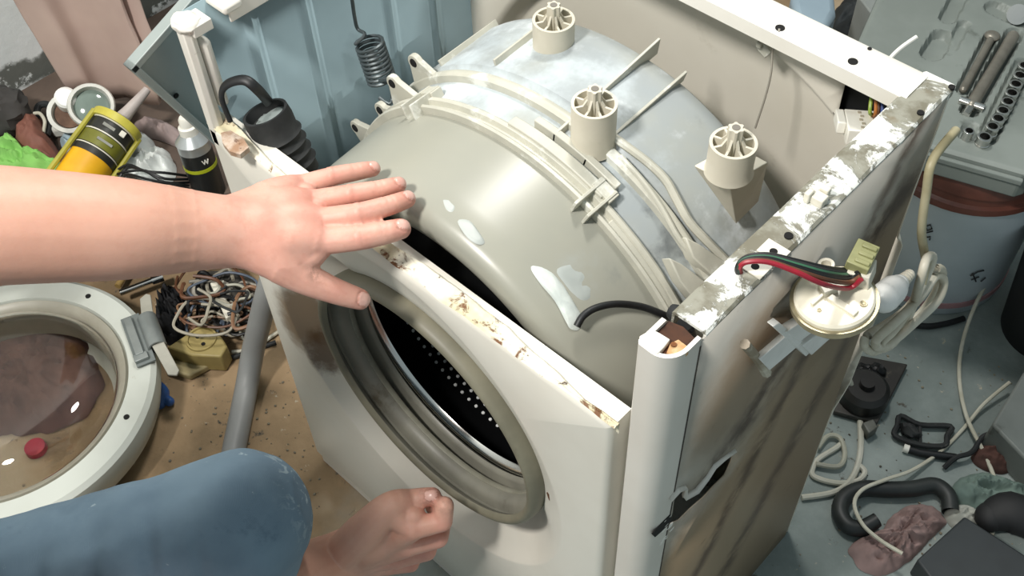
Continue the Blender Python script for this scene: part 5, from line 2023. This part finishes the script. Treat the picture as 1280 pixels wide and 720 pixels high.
# ---- machine door lying on the floor
DCN = Vector((-0.705, -0.278, 0.0))
door = thing('machine_door', 'round white washing-machine door with clear bowl lying on the floor', 'machine door', DCN)
doorm = mat('door_white', 'C2C6BE', 'B6B9B0', 6, 0.4, spots=[('8E8874', 26, 0.68, 0.76)])
b = MB()
b.lathe([(0.004, 0.150), (0.002, 0.200), (0.035, 0.226), (0.070, 0.236), (0.088, 0.2335), (0.094, 0.226), (0.093, 0.192), (0.086, 0.189), (0.050, 0.186)], DCN, (0, 0, 1), 96)
dr = b.build('door_ring', doorm, door, ang=40)
b = MB()
b.lathe([(0.084, 0.190), (0.092, 0.187), (0.088, 0.178), (0.076, 0.170), (0.060, 0.166), (0.030, 0.164)], DCN, (0, 0, 1), 96)
b.build('inner_rim', mat('beige_grey_rim', '9A9688', '8C887A', 9, 0.4), door, ang=60)
def glass_mat():
    t = NT('smoky_glass')
    t.b.inputs['Transmission Weight'].default_value = 1.0
    t.b.inputs['IOR'].default_value = 1.45
    return t.done((0.86, 0.84, 0.80), 0.03)
b = MB()
pr = [(0.072 + 0.055 * math.sin(a) ** 1.0, 0.169 * math.cos(a) ** 0.55 if math.cos(a) > 1e-6 else 0.0) for a in np.linspace(0, math.pi / 2, 12)]
b.lathe(pr, DCN, (0, 0, 1), 72)
b.build('glass_bowl', glass_mat(), door, ang=80, solid=0.004)
# hinge
hd = (at(176, 425, 0.096) - Vector((DCN.x, DCN.y, 0.096)))
hd.z = 0
hd.normalize()
ht = Vector((-hd.y, hd.x, 0))
HRm = Matrix((hd, ht, Zax)).transposed()
def hp(a, c, z): return DCN + hd * (a - 0.011) + ht * c + Vector((0, 0, z))
hmet = mat('grey_hinge_metal', '8E9492', '7C8280', 16, 0.4, 0.4)
b = MB()
b.box(hp(0.226, 0, 0.0985), (0.030, 0.105, 0.004), HRm)
hpz = b.build('hinge_recess', mat('grey_recess', '6F7674', '626866', 16, 0.5), door, bevel=0.0008)
b = MB()
b.box(hp(0.222, 0.004, 0.104), (0.013, 0.080, 0.009), HRm)
b.box(hp(0.222, -0.040, 0.103), (0.022, 0.014, 0.008), HRm)
b.build('hinge_plate', hmet, door, bevel=0.001)
b = MB()
b.lathe([(-0.034, 0.015), (0.034, 0.015), (0.034, 0.012), (-0.034, 0.012)], hp(0.250, 0.004, 0.098), ht, 24, closed_prof=True)
b.build('hinge_barrel', hmet, door, ang=40)
for c_, e_ in ((0.048, 0.085), (-0.040, -0.085)):
    b = MB()
    b.prism([hp(0.243, c_ * 0.7, 0.107), hp(0.262, c_ * 0.7, 0.107), hp(0.268, e_, 0.095), hp(0.262, e_ * 1.08, 0.094), hp(0.250, e_, 0.095)], (0, 0, -0.004))
    b.build('hinge_arm', mat('pale_hinge_arm', 'A9A79B', '98968A', 16, 0.45), door, bevel=0.001)
for x, y in ((110, 370), (158, 521)):
    b = MB()
    q = at(x, y, 0.0945)
    b.cyl(q - Vector((0, 0, 0.003)), q + Vector((0, 0, 0.0004)), 0.0045, n=12)
    b.build('screw_hole', M_dark, dr)
# things seen through the glass
rag('rag', [(-40, 500), (-10, 430), (40, 405), (90, 415), (122, 450), (124, 500), (80, 535), (20, 545), (-20, 540)], 0.002, 0.050, mat('maroon_cloth', '6A4A40', '573B33', 9, 0.85), 'reddish-brown cloth seen through the glass of the round door', 'rag', 31, 0.6, 18)
b = MB()
q = at(46, 562, 0.003)
b.lathe([(0, 0), (0, 0.017), (0.010, 0.016), (0.012, 0.012), (0.012, 0)], Vector((q.x, q.y, 0.003)), Zax, 22)
tag(b.build('bottle_cap', mat('red_cap', 'B02A40', '9A2238', 20, 0.4), ang=35), 'small red cap seen through the glass of the round door', 'cap')

# ---- junk on the floor between the door and the machine
b = MB()
hs = [at(352, 316, 0.27), at(342, 342, 0.235), at(333, 370, 0.19), at(325, 402, 0.13), at(316, 440, 0.065), at(308, 485, 0.026), at(299, 530, 0.021), at(292, 565, 0.021), at(286, 610, 0.021), at(276, 660, 0.021)]
b.tube(hs, 0.0185, 16, 8)
dh = b.build('drain_hose', mat('grey_hose', '8B8C8A', '808180', 6, 0.45))
tag(dh, 'thick smooth grey drain hose running along the floor left of machine', 'hose')
b = MB()
b.tube([at(150, 366, 0.035), at(192, 350, 0.035)], 0.0055, 12)
br_ = tag(b.build('socket_wrench', M_chrome), 'chrome rod sticking out from behind the round door', 'tool')
b = MB()
b.tube([at(190, 351, 0.035), at(204, 346, 0.035)], 0.0085, 12)
b.build('rod_end', M_chrome, br_)
b = MB()
b.tube([at(147, 358, 0.02), at(158, 340, 0.02)], 0.006, 10)
tag(b.build('wooden_stick', mat('ochre_stick', 'B79A62', 'A0844E', 20, 0.6)), 'short ochre stick above the chrome rod under the arm', 'stick')
rag('mop_head', [(196, 400), (200, 376), (216, 364), (236, 372), (240, 396), (232, 420), (214, 432), (200, 424)], 0.0, 0.06, mat('black_fuzz', '2A2A2C', '1E1E20', 40, 0.9, bump=0.8, bscale=120), 'black shaggy mop head between the hinge and tangled wires', 'mop head', 41, 0.9, 60)
sockm = mat('yellowed_socket', 'A3935C', '8F8050', 16, 0.5, spots=[('6C6040', 22, 0.62, 0.74)])
so = thing('wall_socket', 'yellowed two-hole wall socket lying face up on the floor', 'wall socket', at(246, 440, 0))
px_box(MB(), [(208, 434), (248, 408), (272, 414), (284, 432), (276, 446), (240, 444)], 0.003, 0.045).build('socket_plate', sockm, so, bevel=0.003)
q = at(252, 424, 0.045)
b = MB()
b.lathe([(-0.001, 0.026), (0.003, 0.025), (0.003, 0.022), (-0.0008, 0.021), (-0.0008, 0.0)], q, Zax, 28)
b.build('socket_face', sockm, so, ang=40)
for x, y in ((247, 421), (254, 430)):
    b = MB()
    q = at(x, y, 0.0455)
    b.cyl(q, q + Vector((0, 0, 0.0008)), 0.0035, n=12)
    b.build('pin_hole', M_dark, so)
b = MB()
px_box(b, [(206, 446), (232, 452), (262, 456), (236, 470), (210, 462)], 0.002, 0.016)
tag(b.build('socket_back', mat('dusty_yellow_plastic', '9C8F68', '857A58', 16, 0.6), bevel=0.003), 'dusty yellow back piece of the wall socket lying just below it', 'plastic piece')  # back of the wall socket, lying apart from it
b = MB()
px_box(b, [(262, 353), (272, 352), (292, 392), (282, 398)], 0.05, 0.066)
tag(b.build('connector_strip', M_ivory, bevel=0.002), 'long ivory connector strip lying on the tangled wires', 'connector strip')
M_dullor = mat('dull_orange_wire', '8C6A4E', '775640', 30, 0.5)
M_dullbl = mat('dull_blue_wire', '5C6674', '4C5664', 30, 0.5)
M_dusty = mat('dusty_cream_wire', 'A8A292', '928C7C', 30, 0.55)
wmats = [M_dusty, M_black, M_dullor, M_brownwire, M_blacksoft, M_dusty, bpy.data.materials['dull_grey_wire'], M_black, M_dullbl, M_dusty, M_brownwire, bpy.data.materials['greyed_hose']]
wnames = ['cream', 'black', 'dull orange', 'brown', 'black', 'cream', 'grey', 'black', 'dull blue', 'cream', 'brown', 'grey']
rag('rag', [(232, 372), (250, 345), (290, 340), (318, 352), (322, 384), (300, 408), (262, 404)], 0.0, 0.03, mat('dark_grey_rag', '55524C', '3E3C38', 14, 0.9), 'dark grey rag buried under the tangled heap of wires', 'rag', 61, 0.8, 30)
for k in range(30):
    b = MB()
    c0_ = (rnd.uniform(245, 315), rnd.uniform(352, 410))
    a0 = rnd.uniform(0, 6.28)
    pts_ = []
    rx_, ry_ = rnd.uniform(14, 44), rnd.uniform(8, 26)
    for i in range(rnd.randint(6, 10)):
        a = a0 + i * 0.85
        px, py = c0_[0] + rx_ * math.cos(a) + rnd.uniform(-6, 6), c0_[1] + ry_ * math.sin(a) + rnd.uniform(-5, 5)
        pts_.append(at(min(px, 335), py, 0.012 + 0.0022 * k + rnd.uniform(0, 0.008)))
    b.tube(pts_, rnd.choice((0.0022, 0.0026, 0.0032)), 6, 5)
    nm = wnames[k % 12]
    tag(b.build('tangled_wire', wmats[k % 12]), '%s wire looping in the tangled heap beside the grey hose' % nm, 'wire', '%s wires in the tangled heap' % nm)
for pts_, r, m_, lb in (([(262, 392), (248, 362), (250, 342), (262, 346), (270, 372), (290, 398), (320, 404)], 0.0045, M_black, 'thick black cable arching over the tangled heap'),
                        ([(204, 440), (240, 452), (286, 448), (320, 436), (345, 428)], 0.0042, M_blacksoft, 'black cable running past the wall socket to the hose'),
                        ([(290, 440), (315, 436), (340, 420), (352, 412)], 0.0034, M_whitewire, 'white cable passing under the grey hose')):
    b = MB()
    b.tube([at(x, y, 0.05 if 'arching' in lb else 0.006) for x, y in pts_], r, 8, 6)
    tag(b.build('floor_cable', m_), lb, 'cable')
b = MB()
b.limb([at(196, 482, 0.012), at(202, 492, 0.014), at(200, 505, 0.011)], [0.010, 0.013, 0.009], 12, 4)
b.limb([at(202, 496, 0.012), at(212, 502, 0.010)], [0.009, 0.008], 12, 3)
tag(b.build('blue_clip', mat('blue_plastic', '2F5A9A', '28508C', 20, 0.4)), 'small blue plastic clip beside the round door hinge', 'clip')
rag('paper_scrap', [(180, 528), (186, 514), (194, 520), (192, 534), (184, 540)], 0.0, 0.012, mat('dirty_paper', 'B4AC9A', 'A09886', 20, 0.8), 'pale scrap of paper at the lower edge of the round door', 'scrap', 51, 0.6, 40)
# crumbs of dirt on the floor
b = MB()
for k in range(260):
    if k % 2:
        q = at(rnd.uniform(200, 400), rnd.uniform(470, 640), 0)
    else:
        q = at(rnd.uniform(960, 1270), rnd.uniform(440, 715), 0)
    if -0.3 < q.x < 0.3 and 0 < q.y < 0.4:
        continue
    r = rnd.uniform(0.0008, 0.0026)
    b.ball((q.x, q.y, r * 0.5), (r, r * rnd.uniform(0.5, 1.2), r * 0.6), n=6, m=4)
tag(b.build('floor_crumbs', mat('crumbs', '8E8672', '4A463E', 3, 0.9)), 'small crumbs of dirt and chips scattered over the floor', 'debris', kind='stuff')
